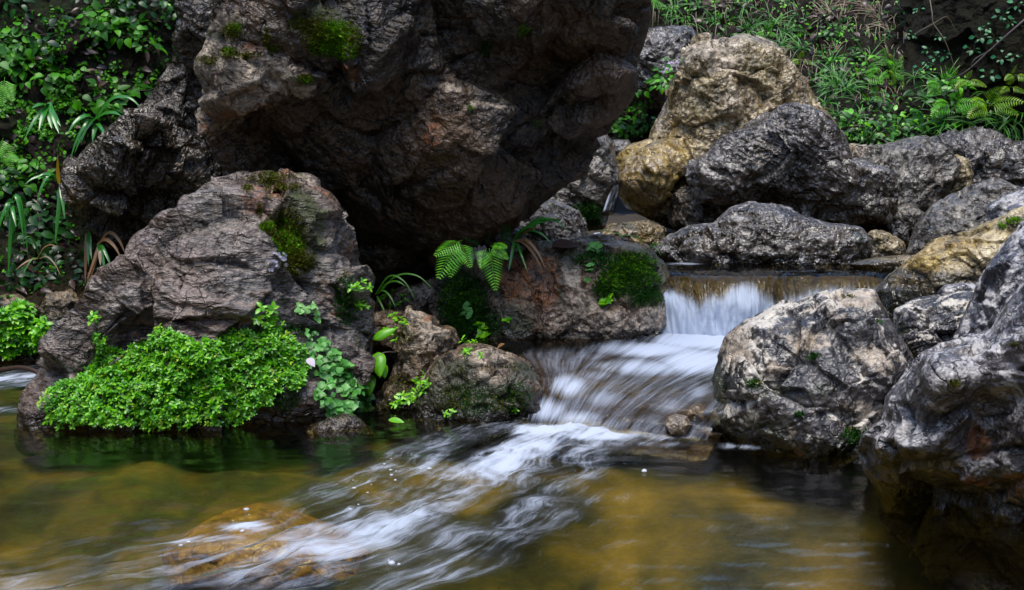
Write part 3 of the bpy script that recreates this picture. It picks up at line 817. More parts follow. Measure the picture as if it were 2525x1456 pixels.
# upper pool behind the waterfall lip
nx, ny = 200, 240
X, Yg = np.meshgrid(np.linspace(.1, 4.2, nx), np.linspace(4.84, 9.2, ny))
P = np.stack([X.ravel(), Yg.ravel(), np.full(X.size, .36)], 1)
P[:, 2] += .005 * fbm(P * np.array([6, 3, 1]), 3, 311) + .04 * smooth(P[:, 1], 6.5, 8.5)
qx, qy = to_px(P)
foam = .55 * np.exp(-((qy - 650) / 5.) ** 2 - ((qx - 1690) / 60) ** 2) + .95 * np.exp(-((qx - 1590) / 45) ** 2 - ((qy - 617) / 14) ** 2) + .9 * np.exp(-((qx - 2245) / 30) ** 2 - ((qy - 575) / 14) ** 2) \
    + .8 * np.exp(-((qx - 1470) / 40) ** 2 - ((qy - 575) / 20) ** 2)
M_upper = water_mat("upper_water", (.82, .72, .42), .12, 6, 6, .2, .006, gloss=.3)
tag(mesh_from("water_upper_pool", P, grid(nx, ny), M_upper, attrs={"foam": foam, "flow": P}), kind="structure")

# waterfall sheet: lip, curl, fall, foot
def wzrow(pts):
    return np.array([atz(a, b, z) for a, b, z in pts])


xs = [1625, 1740, 1860, 1980, 2100, 2215]
rows = [np.array([at(a, 664, 4.87) for a in xs]), np.array([at(a, 669, 4.82) for a in xs]),
        np.array([at(a + 2, 677 + k, 4.765) for a, k in zip(xs, (10, 4, 0, 6, 2, 12))]), np.array([at(a + 4, 697 + k, 4.715) for a, k in zip(xs, (20, 8, -6, 12, 4, 16))]),
        np.array([at(a + 6, 745, 4.665) for a in xs]), np.array([at(a + 8, 800, 4.65) for a in xs]), np.array([at(a + 10, 850, 4.64) for a in xs])]
lipdy = np.array([.06, -.03, -.07, .06, .0, .08])
for k_, w_ in ((1, .5), (2, 1.), (3, 1.), (4, .9), (5, .7), (6, .5)):
    rows[k_][:, 1] += lipdy * w_
rows[0][:, 2] = .362
rows[1][:, 2] = .358
G, u, v = loft(rows, 300, 160)
n = fbm(np.stack([u * 26, v * 2.2, u * 0], 1), 4, 321)
G[:, 1] -= .030 * n * smooth(v, .2, .5)
G[:, 2] += .008 * n * (1 - smooth(v, .3, .6))
gold_side = smooth(u, .48, .66)
vv = v + .26 * fbm(np.stack([u * 6, v * .5, u * 0], 1), 3, 327) + .03 * fbm(np.stack([u * 30, v * .6, u * 0], 1), 2, 328)
v0 = np.interp(u, [0, .06, .16, .28, .38, .47, .55, .72, .86, 1], [.42, .43, .63, .47, .48, .68, .56, .46, .52, .42])      # where the glassy tongue breaks into white
vv = v + .10 * fbm(np.stack([u * 14, v * .6, u * 0], 1), 3, 327) + .03 * fbm(np.stack([u * 34, v * .6, u * 0], 1), 2, 328)
foam = smooth(vv - v0, -.06, .20) * (1 - .30 * gold_side)
foam = np.clip(foam * 1.0 + .12 * smooth(v, .35, .5), 0, 1.1)
M_fall = water_mat("fall_water", (.84, .78, .60), .16, 34, 1.6, .3, .012, (.70, .79, .94), .85, .6)
fall = tag(mesh_from("waterfall", G, grid(300, 160)[:, ::-1], M_fall, attrs={"foam": foam, "flow": np.stack([u, v, u * 0], 1)}), kind="structure")
M_ledge = rock_mat("golden_step", (.018, .014, .005), (.045, .035, .012), (.09, .07, .026), (.4, .6), .4, warm=(.14, .085, .02), warm_amt=.4, wet=.2)
# wet rock step the water runs over
G2 = G.copy()
G2[:, 1] += .055
G2[:, 2] -= .025
G2[:, 1] += .02 * fbm(G2 * 9, 4, 331)
tag(mesh_from("ledge", G2, grid(300, 160)[:, ::-1], M_ledge), kind="structure")

# trickling little fall between the upright and the tall tan boulder
rows = [wrow([(1508, 444, 6.35), (1519, 446, 6.3), (1532, 448, 6.35)]), wrow([(1502, 470, 6.2), (1514, 468, 6.15), (1530, 470, 6.2)]),
        wrow([(1492, 495, 6.12), (1506, 495, 6.08), (1524, 494, 6.12)]), wrow([(1480, 530, 6.05), (1494, 532, 6.02), (1514, 530, 6.05)])]
G, u, v = loft(rows, 40, 80)
G[:, 1] -= .02 * fbm(np.stack([u * 9, v * 3, u * 0], 1), 3, 335)
foam = np.clip(.35 * np.exp(-((u - .2) / .12) ** 2) * smooth(v, .3, .6) + .36, 0, 1) * smooth(u, 0, .14) * smooth(1 - u, 0, .2) * smooth(v, 0, .2) * smooth(1 - v, 0, .15)
tag(mesh_from("water_trickle", G, grid(40, 80)[:, ::-1], water_mat("trickle_water", (.5, .42, .3), .3, 11, 3, .5, .01, (.6, .66, .8), .5, .04), attrs={"foam": foam, "flow": np.stack([u, v, u * 0], 1)}), kind="structure")

# middle pool and the lower cascade
rows = [wzrow([(1180, 838, .135), (1400, 830, .135), (1640, 820, .138), (1850, 812, .14), (2080, 812, .14)]),
        wzrow([(1190, 866, .125), (1400, 862, .125), (1620, 848, .13), (1820, 850, .13), (2060, 860, .13)]),
        wzrow([(1240, 900, .110), (1400, 892, .112), (1560, 890, .115), (1720, 900, .118), (1960, 930, .12)]),
        wzrow([(1290, 926, .100), (1400, 920, .104), (1520, 930, .108), (1640, 950, .108), (1820, 985, .10)]),
        wzrow([(1310, 958, .072), (1390, 952, .085), (1480, 970, .085), (1600, 990, .085), (1790, 1020, .07)]),
        wzrow([(1305, 1005, .030), (1370, 1006, .035), (1450, 1020, .035), (1560, 1035, .035), (1760, 1052, .03)]),
        wzrow([(1295, 1052, -.006), (1350, 1054, -.006), (1430, 1066, -.006), (1540, 1078, -.006), (1740, 1090, -.006)]),
        wzrow([(1280, 1085, -.05), (1340, 1085, -.05), (1420, 1095, -.05), (1530, 1102, -.05), (1720, 1112, -.05)])]
G, u, v = loft(rows, 320, 300)
wv = fbm(np.stack([u * 12 + v * 2, v * 4, u * 0], 1), 4, 341)
G[:, 2] += .010 * wv * smooth(v, .05, .3) * (1 - smooth(v, .86, .95))
q2x, q2y = to_px(G)


def pxblob(cx, cy, rx, ry, st):
    return st * np.exp(-((q2x - cx) / rx) ** 2 - ((q2y - cy) / ry) ** 2)


foam = np.zeros(len(G))
for b_ in [(1730, 838, 150, 30, 1.15), (1620, 862, 170, 26, .95), (1720, 890, 150, 45, .92), (1600, 905, 170, 32, .75), (1500, 900, 100, 20, .55), (1480, 925, 120, 26, .50), (1400, 950, 60, 40, .80), (1350, 1010, 60, 40, .80),
           (1420, 1030, 110, 30, .62), (1500, 985, 110, 40, .55), (1560, 950, 110, 16, .35), (1450, 880, 150, 20, .45), (1640, 1000, 90, 50, .50), (1720, 960, 60, 40, .55), (1600, 1030, 120, 30, .48), (1500, 1045, 120, 30, .5), (1360, 1062, 90, 18, 1.0), (1560, 1075, 130, 14, .6)]:
    foam = np.maximum(foam, pxblob(*b_))
foam = np.maximum(foam, .40 * smooth(u, .02, .18) * smooth(v, .02, .2) * (1 - smooth(v, .9, 1)))
M_mid = water_mat("cascade_water", (.80, .70, .50), .16, 22, 2.4, .4, .010, (.68, .76, .92), .68, .5)
casc = tag(mesh_from("water_cascade", G, grid(320, 300)[:, ::-1], M_mid, attrs={"foam": foam, "flow": np.stack([u + v * .12, v, u * 0], 1)}), kind="structure")
M_cbed = rock_mat("brown_step", (.014, .010, .007), (.040, .030, .018), (.09, .07, .042), (.4, .6), .5, warm=(.10, .05, .02), warm_amt=.4, wet=.2)
G3 = G.copy()
G3[:, 2] -= .055 + .02 * smooth(v, .0, .3) * (1 - smooth(v, .45, .6))
G3[:, 2] += .012 * fbm(G3 * 12, 4, 351)
tag(mesh_from("cascade_bed", G3, grid(320, 300)[:, ::-1], M_cbed), kind="structure")

# froth: little bubbles and splash beads where the plume breaks up
co_, fa_ = ico(2)
V, F = [], []
rr = np.random.RandomState(8)
for cx, cy, sx, sy, k in [(960, 1140, 30, 14, 26), (915, 1180, 24, 10, 16), (890, 1212, 22, 6, 8), (860, 1255, 40, 12, 22), (585, 1298, 22, 8, 18), (965, 1392, 16, 5, 10), (1675, 1198, 10, 4, 4), (1040, 1150, 50, 14, 14),
                          (1275, 1290, 20, 6, 4), (2065, 1125, 5, 9, 6), (1560, 1140, 40, 16, 8), (440, 1340, 30, 6, 8), (600, 1262, 10, 4, 3)]:
    for _ in range(k):
        c = atz(cx + rr.normal() * sx, cy + rr.normal() * sy, .004)
        if rr.rand() < .78: continue
        r = abs(rr.normal(0, .0022)) + .0012
        F.append(fa_ + len(V) * len(co_))
        V.append(co_ * np.array([r * rr.uniform(1, 1.8), r * 1.1, r * .7]) + c)
T = NT("froth")
fm = T.n("ShaderNodeBsdfPrincipled", {"Base Color": (.80, .83, .90), "Roughness": .25}).outputs[0]
fr_m = T.surf(T.n("ShaderNodeMixShader", {0: .45, 1: fm, 2: T.n("ShaderNodeBsdfTransparent").outputs[0]}).outputs[0])
tag(mesh_from("foam_bubbles", np.concatenate(V), np.concatenate(F), fr_m), "white bubbles and splash beads on the pool around the plume", "foam", kind="stuff")

# ------------------------------------------------------------------ plants
bpy.context.view_layer.update()
RNG = random.Random(5)


def hit(px, py, objs):
    """first surface seen through a photo point among objs: point, normal, object"""
    d = Vector(ray_dir(px, py)).normalized()
    o = Vector((0, 0, CAM_H))
    best = None
    for ob in objs:
        ok, co, no, _ = ob.ray_cast(o - ob.location, d)
        if ok:
            w = co + ob.location
            dist = (w - o).length
            if best is None or dist < best[0]:
                best = (dist, w, no, ob)
    return best


def leaf_mat(name, a, b, c, rough=.32, trans=.25, spec=.5):
    T = NT(name)
    r = T.n("ShaderNodeNewGeometry").outputs["Random Per Island"]
    co = T.n("ShaderNodeTexCoord").outputs["Object"]
    n = T.noise(co, 90, 2, .5)
    col = T.ramp(T.math('ADD', T.math('MULTIPLY', r, .8), T.math('MULTIPLY', n, .25)), [(.15, a), (.5, b), (.9, c)])
    p = T.n("ShaderNodeBsdfPrincipled", {"Base Color": col, "Roughness": rough, "Specular IOR Level": spec}).outputs[0]
    t = T.n("ShaderNodeBsdfTranslucent", {"Color": col}).outputs[0]
    return T.surf(T.n("ShaderNodeMixShader", {0: trans, 1: p, 2: t}).outputs[0])


L_mat = leaf_mat("bright_leaf", (.04, .21, .002), (.11, .44, .004), (.25, .62, .012), .34)
L_hill = leaf_mat("shade_leaf", (.006, .045, .002), (.024, .145, .004), (.09, .31, .008), .42)  # leaf green darkened so the slope's shade sits in the colour
L_lobe = leaf_mat("pale_lobed_leaf", (.05, .22, .02), (.10, .38, .05), (.20, .50, .11), .4)
L_mid = leaf_mat("mid_green_leaf", (.014, .085, .002), (.05, .25, .004), (.13, .44, .008), .40, .25, .3)
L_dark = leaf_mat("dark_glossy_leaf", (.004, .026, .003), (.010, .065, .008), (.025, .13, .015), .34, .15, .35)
L_fern = leaf_mat("fern_green", (.05, .28, .006), (.12, .48, .012), (.22, .60, .02), .45)
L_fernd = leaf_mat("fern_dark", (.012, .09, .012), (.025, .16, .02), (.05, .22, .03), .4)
L_ferny = leaf_mat("fern_yellow", (.12, .30, .006), (.22, .45, .012), (.38, .52, .02), .4)
L_grass = leaf_mat("grass_green", (.012, .08, .004), (.035, .17, .008), (.10, .32, .02), .42)
L_strap = leaf_mat("strap_leaf_green", (.012, .10, .015), (.03, .20, .02), (.07, .30, .03), .22, .2, .6)
L_straw = leaf_mat("dry_straw", (.14, .10, .06), (.30, .22, .14), (.46, .37, .26), .6)
L_brown = leaf_mat("dead_leaf", (.02, .012, .010), (.055, .032, .025), (.16, .10, .08), .3)
L_rustb = leaf_mat("dry_brown_blade", (.14, .06, .02), (.26, .13, .05), (.36, .22, .10), .45)
L_yellow = leaf_mat("yellow_blade", (.55, .28, .01), (.62, .34, .01), (.68, .40, .02), .4)
L_moss = leaf_mat("moss_green", (.045, .15, .002), (.11, .29, .004), (.20, .42, .008), .6, .3, .2)
L_mossb = leaf_mat("moss_olive", (.04, .05, .004), (.09, .10, .006), (.17, .18, .012), .7, .3, .2)
L_mossd = leaf_mat("moss_deep_green", (.006, .035, .004), (.018, .09, .007), (.05, .19, .014), .5, .2, .3)
L_stem = leaf_mat("green_stem", (.05, .10, .02), (.08, .12, .03), (.10, .08, .03), .5, .05)
L_twig = leaf_mat("bare_twig", (.03, .02, .015), (.06, .045, .035), (.10, .08, .065), .5, .0)
L_grey = leaf_mat("grey_stem", (.10, .08, .07), (.17, .14, .12), (.24, .20, .17), .5, .0)
L_petal = leaf_mat("pale_petal", (.60, .45, .58), (.72, .60, .72), (.80, .74, .80), .5, .3)
L_lilac = leaf_mat("lilac_leaf", (.10, .09, .16), (.16, .14, .24), (.24, .24, .28), .4, .2)
L_creep = leaf_mat("creeper_leaf", (.01, .10, .03), (.03, .20, .06), (.07, .30, .10), .4)


class Leaves:
    """collects leaves, blades and stems as quads"""

    def __init__(s):
        s.v, s.f = [], []

    def strip(s, pts, wid, side, fold=0.0, up=None):
        """a ribbon three vertices wide along pts"""
        b = len(s.v)
        n = len(pts)
        for i, (q, w) in enumerate(zip(pts, wid)):
            sd = side[i] if isinstance(side, list) else side
            u = (up[i] if isinstance(up, list) else up) if up is not None else Vector((0, 0, 1))
            s.v += [q - sd * w + u * (fold * w), q.copy(), q + sd * w + u * (fold * w)]
        for i in range(n - 1):
            a = b + 3 * i
            s.f += [(a, a + 1, a + 4, a + 3), (a + 1, a + 2, a + 5, a + 4)]

    def leaf(s, base, d, up, L, W, shape='ovate', curl=.35, fold=.25, seg=5):
        d = d.normalized()
        sd = d.cross(up)
        if sd.length < 1e-4: sd = d.cross(Vector((1, .2, .1)))
        sd.normalize()
        u = sd.cross(d).normalized()
        pts, ws = [], []
        for i in range(seg + 1):
            t = i / seg
            a = curl * t
            pts.append(base + d * (L * t * math.cos(a * .6)) - u * (L * t * math.sin(a) * .7))
            if shape == 'ovate': w = math.sin(math.pi * min(1, t ** .75)) ** .8
            elif shape == 'heart': w = math.sin(math.pi * t ** .55) ** .75 if t > 0 else .45
            elif shape == 'lance': w = math.sin(math.pi * t ** .8) ** 1.1
            elif shape == 'spoon': w = (.18 if t < .15 else math.sin(math.pi * (.12 + .86 * t) ** 1.25) ** .7) if t < .999 else .12
            else: w = 1.0 if t < .6 else math.sqrt(max(0, 1 - ((t - .6) / .4) ** 2))
            ws.append(max(.02, w) * W * .5)
        s.strip(pts, ws, sd, fold, u)

    def fan(s, base, d, nrm, R, lobes=3):
        """round lobed leaf"""
        d = d.normalized()
        sd = d.cross(nrm).normalized()
        b = len(s.v)
        s.v.append(base)
        k = 9
        for i in range(k):
            a = -2.2 + 4.4 * i / (k - 1)
            r = R * (.82 + .18 * math.cos(a * lobes * 1.35))
            c = base + d * (R * .55)
            s.v.append(c + (d * math.cos(a) + sd * math.sin(a)) * r * .62 + nrm * (R * .12 * math.cos(a * 2)))
        c = len(s.v)
        s.v.append(base + d * (R * .55) - nrm * (R * .06))
        for i in range(1, k):
            s.f.append((c, b + i, b + i + 1))
        s.f += [(c, b, b + 1), (c, b + k, b)]

    def blade(s, base, d, L, W, droop=1.0, seg=9, side=None):
        d = d.normalized()
        sd = side or d.cross(Vector((0, 0, 1)))
        if sd.length < 1e-3: sd = Vector((1, 0, 0))
        sd.normalize()
        pts, ws = [base.copy()], [W * .35]
        cur = d.copy()
        for i in range(1, seg + 1):
            t = i / seg
            cur = (cur + Vector((0, 0, -1)) * droop * 1.6 / seg).normalized()
            pts.append(pts[-1] + cur * (L / seg))
            ws.append(W * .5 * (1 - t ** 2.2) + .0004)
        ups = [sd.cross((pts[min(i + 1, seg)] - pts[max(i - 1, 0)]).normalized()) for i in range(seg + 1)]
        s.strip(pts, ws, sd, .35, ups)

    def path(s, P, W, taper=True, facing=None):
        """ribbon along a given list of points (smoothed)"""
        Q = [Vector(q) for q in spline([list(q) for q in P], max(8, len(P) * 4))]
        n = len(Q)
        sides, ups = [], []
        for i in range(n):
            tg = (Q[min(i + 1, n - 1)] - Q[max(i - 1, 0)]).normalized()
            fc = facing or Vector((0, -.8, .6))
            sd = tg.cross(fc)
            if sd.length < .15: sd = tg.cross(Vector((1, 0, 0)))
            sd.normalize()
            sides.append(sd)
            ups.append(sd.cross(tg))
        ws = [W * .5 * ((1 - (i / (n - 1)) ** 2.4) if taper else 1) * (.6 + .4 * min(1, i / 3)) + .0003 for i in range(n)]
        s.strip(Q, ws, sides, .3, ups)

    def tube(s, P, r0, r1, k=6, fine=4):
        Q = [Vector(q) for q in spline([list(q) for q in P], max(2, len(P) * fine))]
        b = len(s.v)
        n = len(Q)
        for i, q in enumerate(Q):
            tg = (Q[min(i + 1, n - 1)] - Q[max(i - 1, 0)]).normalized()
            a = tg.cross(Vector((.3, .9, .2))).normalized()
            c = tg.cross(a)
            r = r0 + (r1 - r0) * i / (n - 1)
            for j in range(k):
                an = 2 * math.pi * j / k
                s.v.append(q + (a * math.cos(an) + c * math.sin(an)) * r)
        for i in range(n - 1):
            for j in range(k):
                s.f.append((b + i * k + j, b + i * k + (j + 1) % k, b + (i + 1) * k + (j + 1) % k, b + (i + 1) * k + j))

    def frond(s, base, d, up, L, n=13, spread=.36, droop=.6, pin=7, pw=.03):
        """fern frond: a rachis with toothed pinnae that shorten to the tip"""
        d = d.normalized()
        sd = d.cross(up).normalized()
        u = sd.cross(d)
        pts = [base.copy()]
        cur = d.copy()
        for i in range(n + 3):
            cur = (cur + (Vector((0, 0, -1)) * droop) / (n + 3)).normalized()
            pts.append(pts[-1] + cur * L / (n + 3))
        s.tube(pts[::3] + [pts[-1]], L * .006, L * .002, 3, 2)
        for i in range(2, n + 3):
            t = i / (n + 3)
            tg = (pts[i + 1] - pts[i]).normalized()
            sdi = tg.cross(u).normalized()
            ui = sdi.cross(tg)
            pl = L * spread * (1 - t) ** .75 * min(1, .7 + t * 3) + L * .010
            for sg in (-1, 1):
                pd = (sdi * sg + tg * .45 - ui * .18).normalized()
                ps = pd.cross(ui).normalized()
                # pinna body
                s.leaf(pts[i], pd, ui, pl, L * pw, 'lance', .25, .1, 4)
                if pin:
                    for q in range(1, pin + 1):
                        tt = q / (pin + 1)
                        w = L * .027 * (1 - tt) ** .6
                        o = pts[i] + pd * (pl * tt) - ui * (pl * tt * tt * .16)
                        for s2 in (-1, 1):
                            s.leaf(o, (ps * s2 + pd * .5), ui, w, L * .014 * (1.1 - tt * .6), 'lance', .1, .1, 2)

    def build(s, name, mat, parent=None, origin=(0, 0, 0)):
        m = bpy.data.meshes.new(name)
        o = Vector(origin)
        m.from_pydata([v - o for v in s.v], [], s.f)
        m.polygons.foreach_set("use_smooth", [True] * len(m.polygons))
        m.materials.append(mat)
        ob = bpy.data.objects.new(name, m)
        COL.objects.link(ob)
        ob.location = o
        if parent is not None:
            ob.parent = parent
            ob.location = o - parent.location
        return ob


def inside(px, py, poly):
    c = False
    j = len(poly) - 1
    for i in range(len(poly)):
        xi, yi = poly[i]
        xj, yj = poly[j]
        if (yi > py) != (yj > py) and px < (xj - xi) * (py - yi) / (yj - yi) + xi:
            c = not c
        j = i
    return c


def scatter(poly, n):
    xs, ys = [a for a, _ in poly], [b for _, b in poly]
    out = []
    while len(out) < n:
        a, b = RNG.uniform(min(xs), max(xs)), RNG.uniform(min(ys), max(ys))
        if inside(a, b, poly): out.append((a, b))
    return out


def rv(s=1.0):
    return Vector((RNG.gauss(0, s), RNG.gauss(0, s), RNG.gauss(0, s)))


def rosette(Lf, base, nrm, size, n=5, shape='spoon', wide=.5, lift=.35):
    t = nrm.orthogonal().normalized()
    b = nrm.cross(t)
    a0 = RNG.uniform(0, 6.28)
    for k in range(n):
        a = a0 + k * 2.4 + RNG.uniform(-.3, .3)
        d = t * math.cos(a) + b * math.sin(a) + nrm * (lift + RNG.uniform(-.2, .35))
        sz = size * RNG.uniform(.65, 1.15)
        Lf.leaf(base + nrm * (.002 * k), d, nrm, sz, sz * wide, shape, RNG.uniform(.1, .5), .22, 4)


def moss(parent, blobs, mat, dens=.55, hgt=.008):
    """cushions of short tufts growing on a rock: blobs of (px, py, rx, ry); each connected cushion is a part"""
    for (cx, cy, rx, ry) in blobs:
        tufts_ = []
        mid_ = hit(cx, cy, [parent])
        for _ in range(int(rx * ry * dens)):
            a, r = RNG.uniform(0, 6.28), math.sqrt(RNG.random())
            if RNG.random() < .5 * r ** 3: continue
            qx, qy = cx + math.cos(a) * r * rx, cy + math.sin(a) * r * ry
            if fbm(np.array([[qx / 24., qy / 24., cx]]), 2, 77)[0] < -.30 - .3 * (1 - r): continue
            h = hit(qx, qy, [parent])
            if not h or (mid_ and abs(h[0] - mid_[0]) > .10): continue
            nr = (h[2] + Vector((0, -.15, .55)) + rv(.3)).normalized()
            hh = hgt * RNG.uniform(.6, 1.5) * (1.25 - .6 * r)
            tufts_.append((h[1] + h[2] * RNG.uniform(-.002, .6) * hh, nr, hh))
        cell = .022
        cells = {}
        for t in tufts_:
            cells.setdefault(tuple(int(math.floor(c / cell)) for c in t[0]), []).append(t)
        while cells:
            k0 = next(iter(cells))
            todo, group = [k0], cells.pop(k0)
            while todo:
                k = todo.pop()
                for dx in (-1, 0, 1):
                    for dy in (-1, 0, 1):
                        for dz in (-1, 0, 1):
                            q = (k[0] + dx, k[1] + dy, k[2] + dz)
                            if q in cells:
                                group = group + cells.pop(q)
                                todo.append(q)
            if len(group) < 14: continue
            Lf = Leaves()
            for base, nr, hh in group:
                for _k in range(2):
                    Lf.leaf(base, (nr + rv(.5)).normalized(), rv(), hh * RNG.uniform(.7, 1.2), hh * .42, 'lance', .3, .2, 2)
            Lf.build("moss_patch", mat, parent, tuple(parent.location))


moss(big, [(830, 85, 62, 36), (800, 112, 44, 30), (850, 120, 34, 34)], L_moss, .75)
moss(big, [(790, 85, 50, 50), (860, 100, 40, 45), (750, 196, 26, 14), (745, 60, 40, 20)], L_mossb)
moss(big, [(575, 78, 28, 26), (563, 130, 26, 16), (600, 138, 50, 9), (520, 150, 40, 12), (660, 95, 12, 30), (672, 122, 14, 16)], L_mossb)
moss(big, [(578, 70, 20, 16), (565, 128, 20, 12), (676, 120, 12, 10), (752, 196, 18, 9), (1290, 76, 17, 18), (1160, 267, 9, 9), (1325, 308, 12, 9)], L_moss)
moss(big, [(1197, 118, 18, 22)], L_mossd)
moss(mound, [(670, 440, 62, 16), (700, 462, 50, 12), (610, 466, 16, 11), (700, 590, 60, 80), (735, 650, 45, 30), (640, 520, 8, 24)], L_mossb, .6, .009)
moss(mound, [(700, 575, 44, 44), (690, 612, 30, 42), (718, 600, 36, 34), (660, 560, 24, 14)], L_moss, .95)
moss(mound, [(850, 740, 30, 70), (690, 815, 140, 14), (690, 985, 60, 26)], L_mossd, .5)
moss(ledge, [(1140, 745, 66, 80), (1170, 800, 70, 50), (1110, 820, 40, 30)], L_mossd, .62, .010)
moss(ledge, [(1555, 675, 86, 56), (1500, 715, 44, 34), (1590, 730, 50, 30), (1470, 640, 60, 26)], L_mossd, .62, .010)
moss(ledge, [(1560, 665, 80, 46), (1510, 700, 44, 40), (1140, 745, 56, 60)], L_moss, .34, .011)
moss(round_, [(1140, 915, 34, 14), (1270, 905, 40, 12), (1250, 990, 60, 36), (1120, 985, 50, 40)], L_mossb, .16, .007)
moss(round_, [(1160, 985, 80, 45), (1270, 980, 44, 50)], L_mossd, .3, .006)
moss(pale, [(1858, 946, 22, 13), (2004, 880, 20, 9), (1970, 1022, 14, 8), (2110, 1075, 40, 20), (2165, 795, 14, 6)], L_mossd, .8, .007)
moss(pale, [(1866, 944, 14, 8), (2090, 733, 22, 4), (2100, 1060, 14, 6)], L_mossb, .9, .006)
moss(spire, [(1448, 530, 46, 32)], L_mossd, .8, .016)
moss(wedge, [(985, 960, 30, 40), (1000, 830, 24, 20), (960, 1000, 30, 20)], L_mossb, .3, .007)
moss(front, [(2352, 944, 18, 8), (2505, 850, 10, 8)], L_mossb, .7, .006)
moss(gold, [(2500, 545, 24, 8), (2470, 560, 12, 5)], L_moss, .7, .01)

# the leafy mat on the foot of the mound
MAT = [(112, 1002), (150, 950), (190, 920), (226, 880), (240, 838), (236, 806), (256, 812), (272, 850), (312, 862), (330, 838), (372, 832), (388, 796), (420, 798), (440, 818), (480, 826),
       (520, 822), (562, 812), (600, 804), (648, 800), (656, 768), (676, 776), (702, 800), (722, 826), (752, 850), (756, 900), (736, 955), (700, 945), (650, 1000), (600, 1034), (400, 1052),
       (200, 1046), (130, 1030)]
Lf = Leaves()
Lb = Leaves()
for (a, b) in scatter(MAT, 3700):
    h = hit(a, b + 14 * (1 - float(smooth(np.array(b), 900, 1000))), [mound])
    if not h: continue
    low = smooth(np.array(b), 800, 1000).item()
    nr = (h[2] * .8 + Vector((0, -.35, .75)) + rv(.22)).normalized()
    base = h[1] + h[2] * RNG.uniform(-.002, .010 + .028 * low)
    base.z = max(base.z, .008)
    rosette(Lf if RNG.random() < .96 else Lb, base, nr, RNG.uniform(.009, .0175), RNG.choice((4, 5, 6)), 'spoon', .46, .45)
tag(Lb.build("old_leaves", L_ferny), "scattered yellowing leaves in the green mat on the mound", "ground cover", kind="stuff")
tag(Lf.build("leaf_mat", L_mat), "dense bright green mat of small spoon shaped leaves on the foot of the mound boulder", "ground cover", kind="stuff")

LOBE = [(742, 862), (792, 840), (832, 868), (862, 925), (902, 948), (926, 990), (922, 1022), (830, 1030), (772, 1004), (776, 930)]
Lf = Leaves()
for (a, b) in scatter(LOBE, 330):
    h = hit(a, b, [mound, wedge])
    if not h: continue
    nr = (h[2] * .6 + Vector((0, -.5, .7)) + rv(.25)).normalized()
    base = h[1] + h[2] * RNG.uniform(.0, .05)
    base.z = max(base.z, .004)
    d = nr.orthogonal().normalized()
    d = (Matrix.Rotation(RNG.uniform(0, 6.28), 3, nr) @ d)
    Lf.fan(base, d, nr, RNG.uniform(.013, .026), RNG.choice((2, 3)))
tag(Lf.build("lobed_leaf_carpet", L_lobe), "pale green carpet of dewy lobed leaves between the leaf mat and the pointed rock", "ground cover", kind="stuff")


def sprig(px, py, objs, n, size, label, mat=None, spread=14, kind='spoon', cat="small plant", group=None, name="sprig"):
    """a small plant of a few rosettes rooted on the rock"""
    h0 = hit(px, py, objs)
    if not h0: return None
    root = empty(name, h0[1], label, cat, group)
    for _ in range(n):
        h = hit(px + RNG.gauss(0, spread), py + RNG.gauss(0, spread * .8), objs)
        if not h or (h[1] - h0[1]).length > .2: continue
        Lf = Leaves()
        nr = (h[2] * .7 + Vector((0, -.3, .8)) + rv(.2)).normalized()
        tip = h[1] + nr * RNG.uniform(.008, .03)
        Lf.tube([h[1] - nr * .004, (h[1] + tip) / 2 + rv(.003), tip], .0012, .0008, 4, 2)
        if kind == 'fan':
            for k in range(4):
                d = Matrix.Rotation(RNG.uniform(0, 6.28), 3, nr) @ nr.orthogonal().normalized()
                Lf.fan(tip + rv(.004), d, (nr + Vector((0, -.6, 0))).normalized(), size * RNG.uniform(.7, 1.2), 2)
        else:
            rosette(Lf, tip, nr, size, RNG.choice((4, 5, 6)), kind, .48 if kind == 'spoon' else .75)
        Lf.build("shoot", mat or L_mat, root, h0[1])
    return root


sprig(762, 775, [mound], 6, .016, "small lobed fern sprig on the bare rock face right above the leaf mat", L_lobe, 12, 'fan')
sprig(770, 828, [mound], 3, .011, "tiny pale sprig below the lobed sprig on the mound", L_lobe, 8, 'fan')
sprig(690, 640, [mound], 5, .011, "lilac and green little plant on the mossy patch of the mound", L_lilac, 12, 'fan')
sprig(670, 660, [mound], 4, .010, "lower of the two lilac little plants on the mound's moss", L_lilac, 8, 'fan')
sprig(985, 795, [wedge, flat, mound], 7, .020, "green sprig climbing the left shoulder of the pointed brown rock", None, 12)
sprig(975, 840, [wedge, flat, mound], 4, .018, "sprig on the left flank of the pointed rock, under the climbing one", None, 9)
sprig(1040, 955, [round_, wedge], 6, .017, "green sprig hanging in the gap between pointed rock and round rock", None, 11)
sprig(1030, 985, [round_, wedge], 5, .015, "lowest sprig at the left edge of the round rock", None, 8)
sprig(1150, 872, [round_], 7, .016, "bright sprig sitting on top of the round mossy rock", None, 16)
sprig(1105, 1028, [round_], 3, .014, "small sprig low on the front of the round mossy rock", None, 8)
sprig(1260, 1020, [round_], 2, .014, "pair of green leaves at the foot of the round rock beside the cascade", None, 6)
sprig(985, 1000, [wedge, mound], 7, .020, "leafy sprig at the waterline below the pointed rock", None, 16)
sprig(880, 720, [mound, ledge], 6, .018, "sprig in the dark crack right of the mound, beside the upright stem", None, 12)
sprig(885, 765, [mound, flat], 5, .018, "lower sprig in the dark crack right of the mound", None, 10)
sprig(960, 740, [ledge], 9, .016, "tuft of small leaves under the arching grass on the ledge", L_mid, 22)
sprig(1145, 775, [ledge], 6, .017, "rounded clover like plant on the dark moss under the ferns", L_lobe, 12, 'fan')
sprig(1472, 617, [ledge], 5, .020, "light clover like plant on top of the mossy ledge", L_lobe, 9, 'fan')
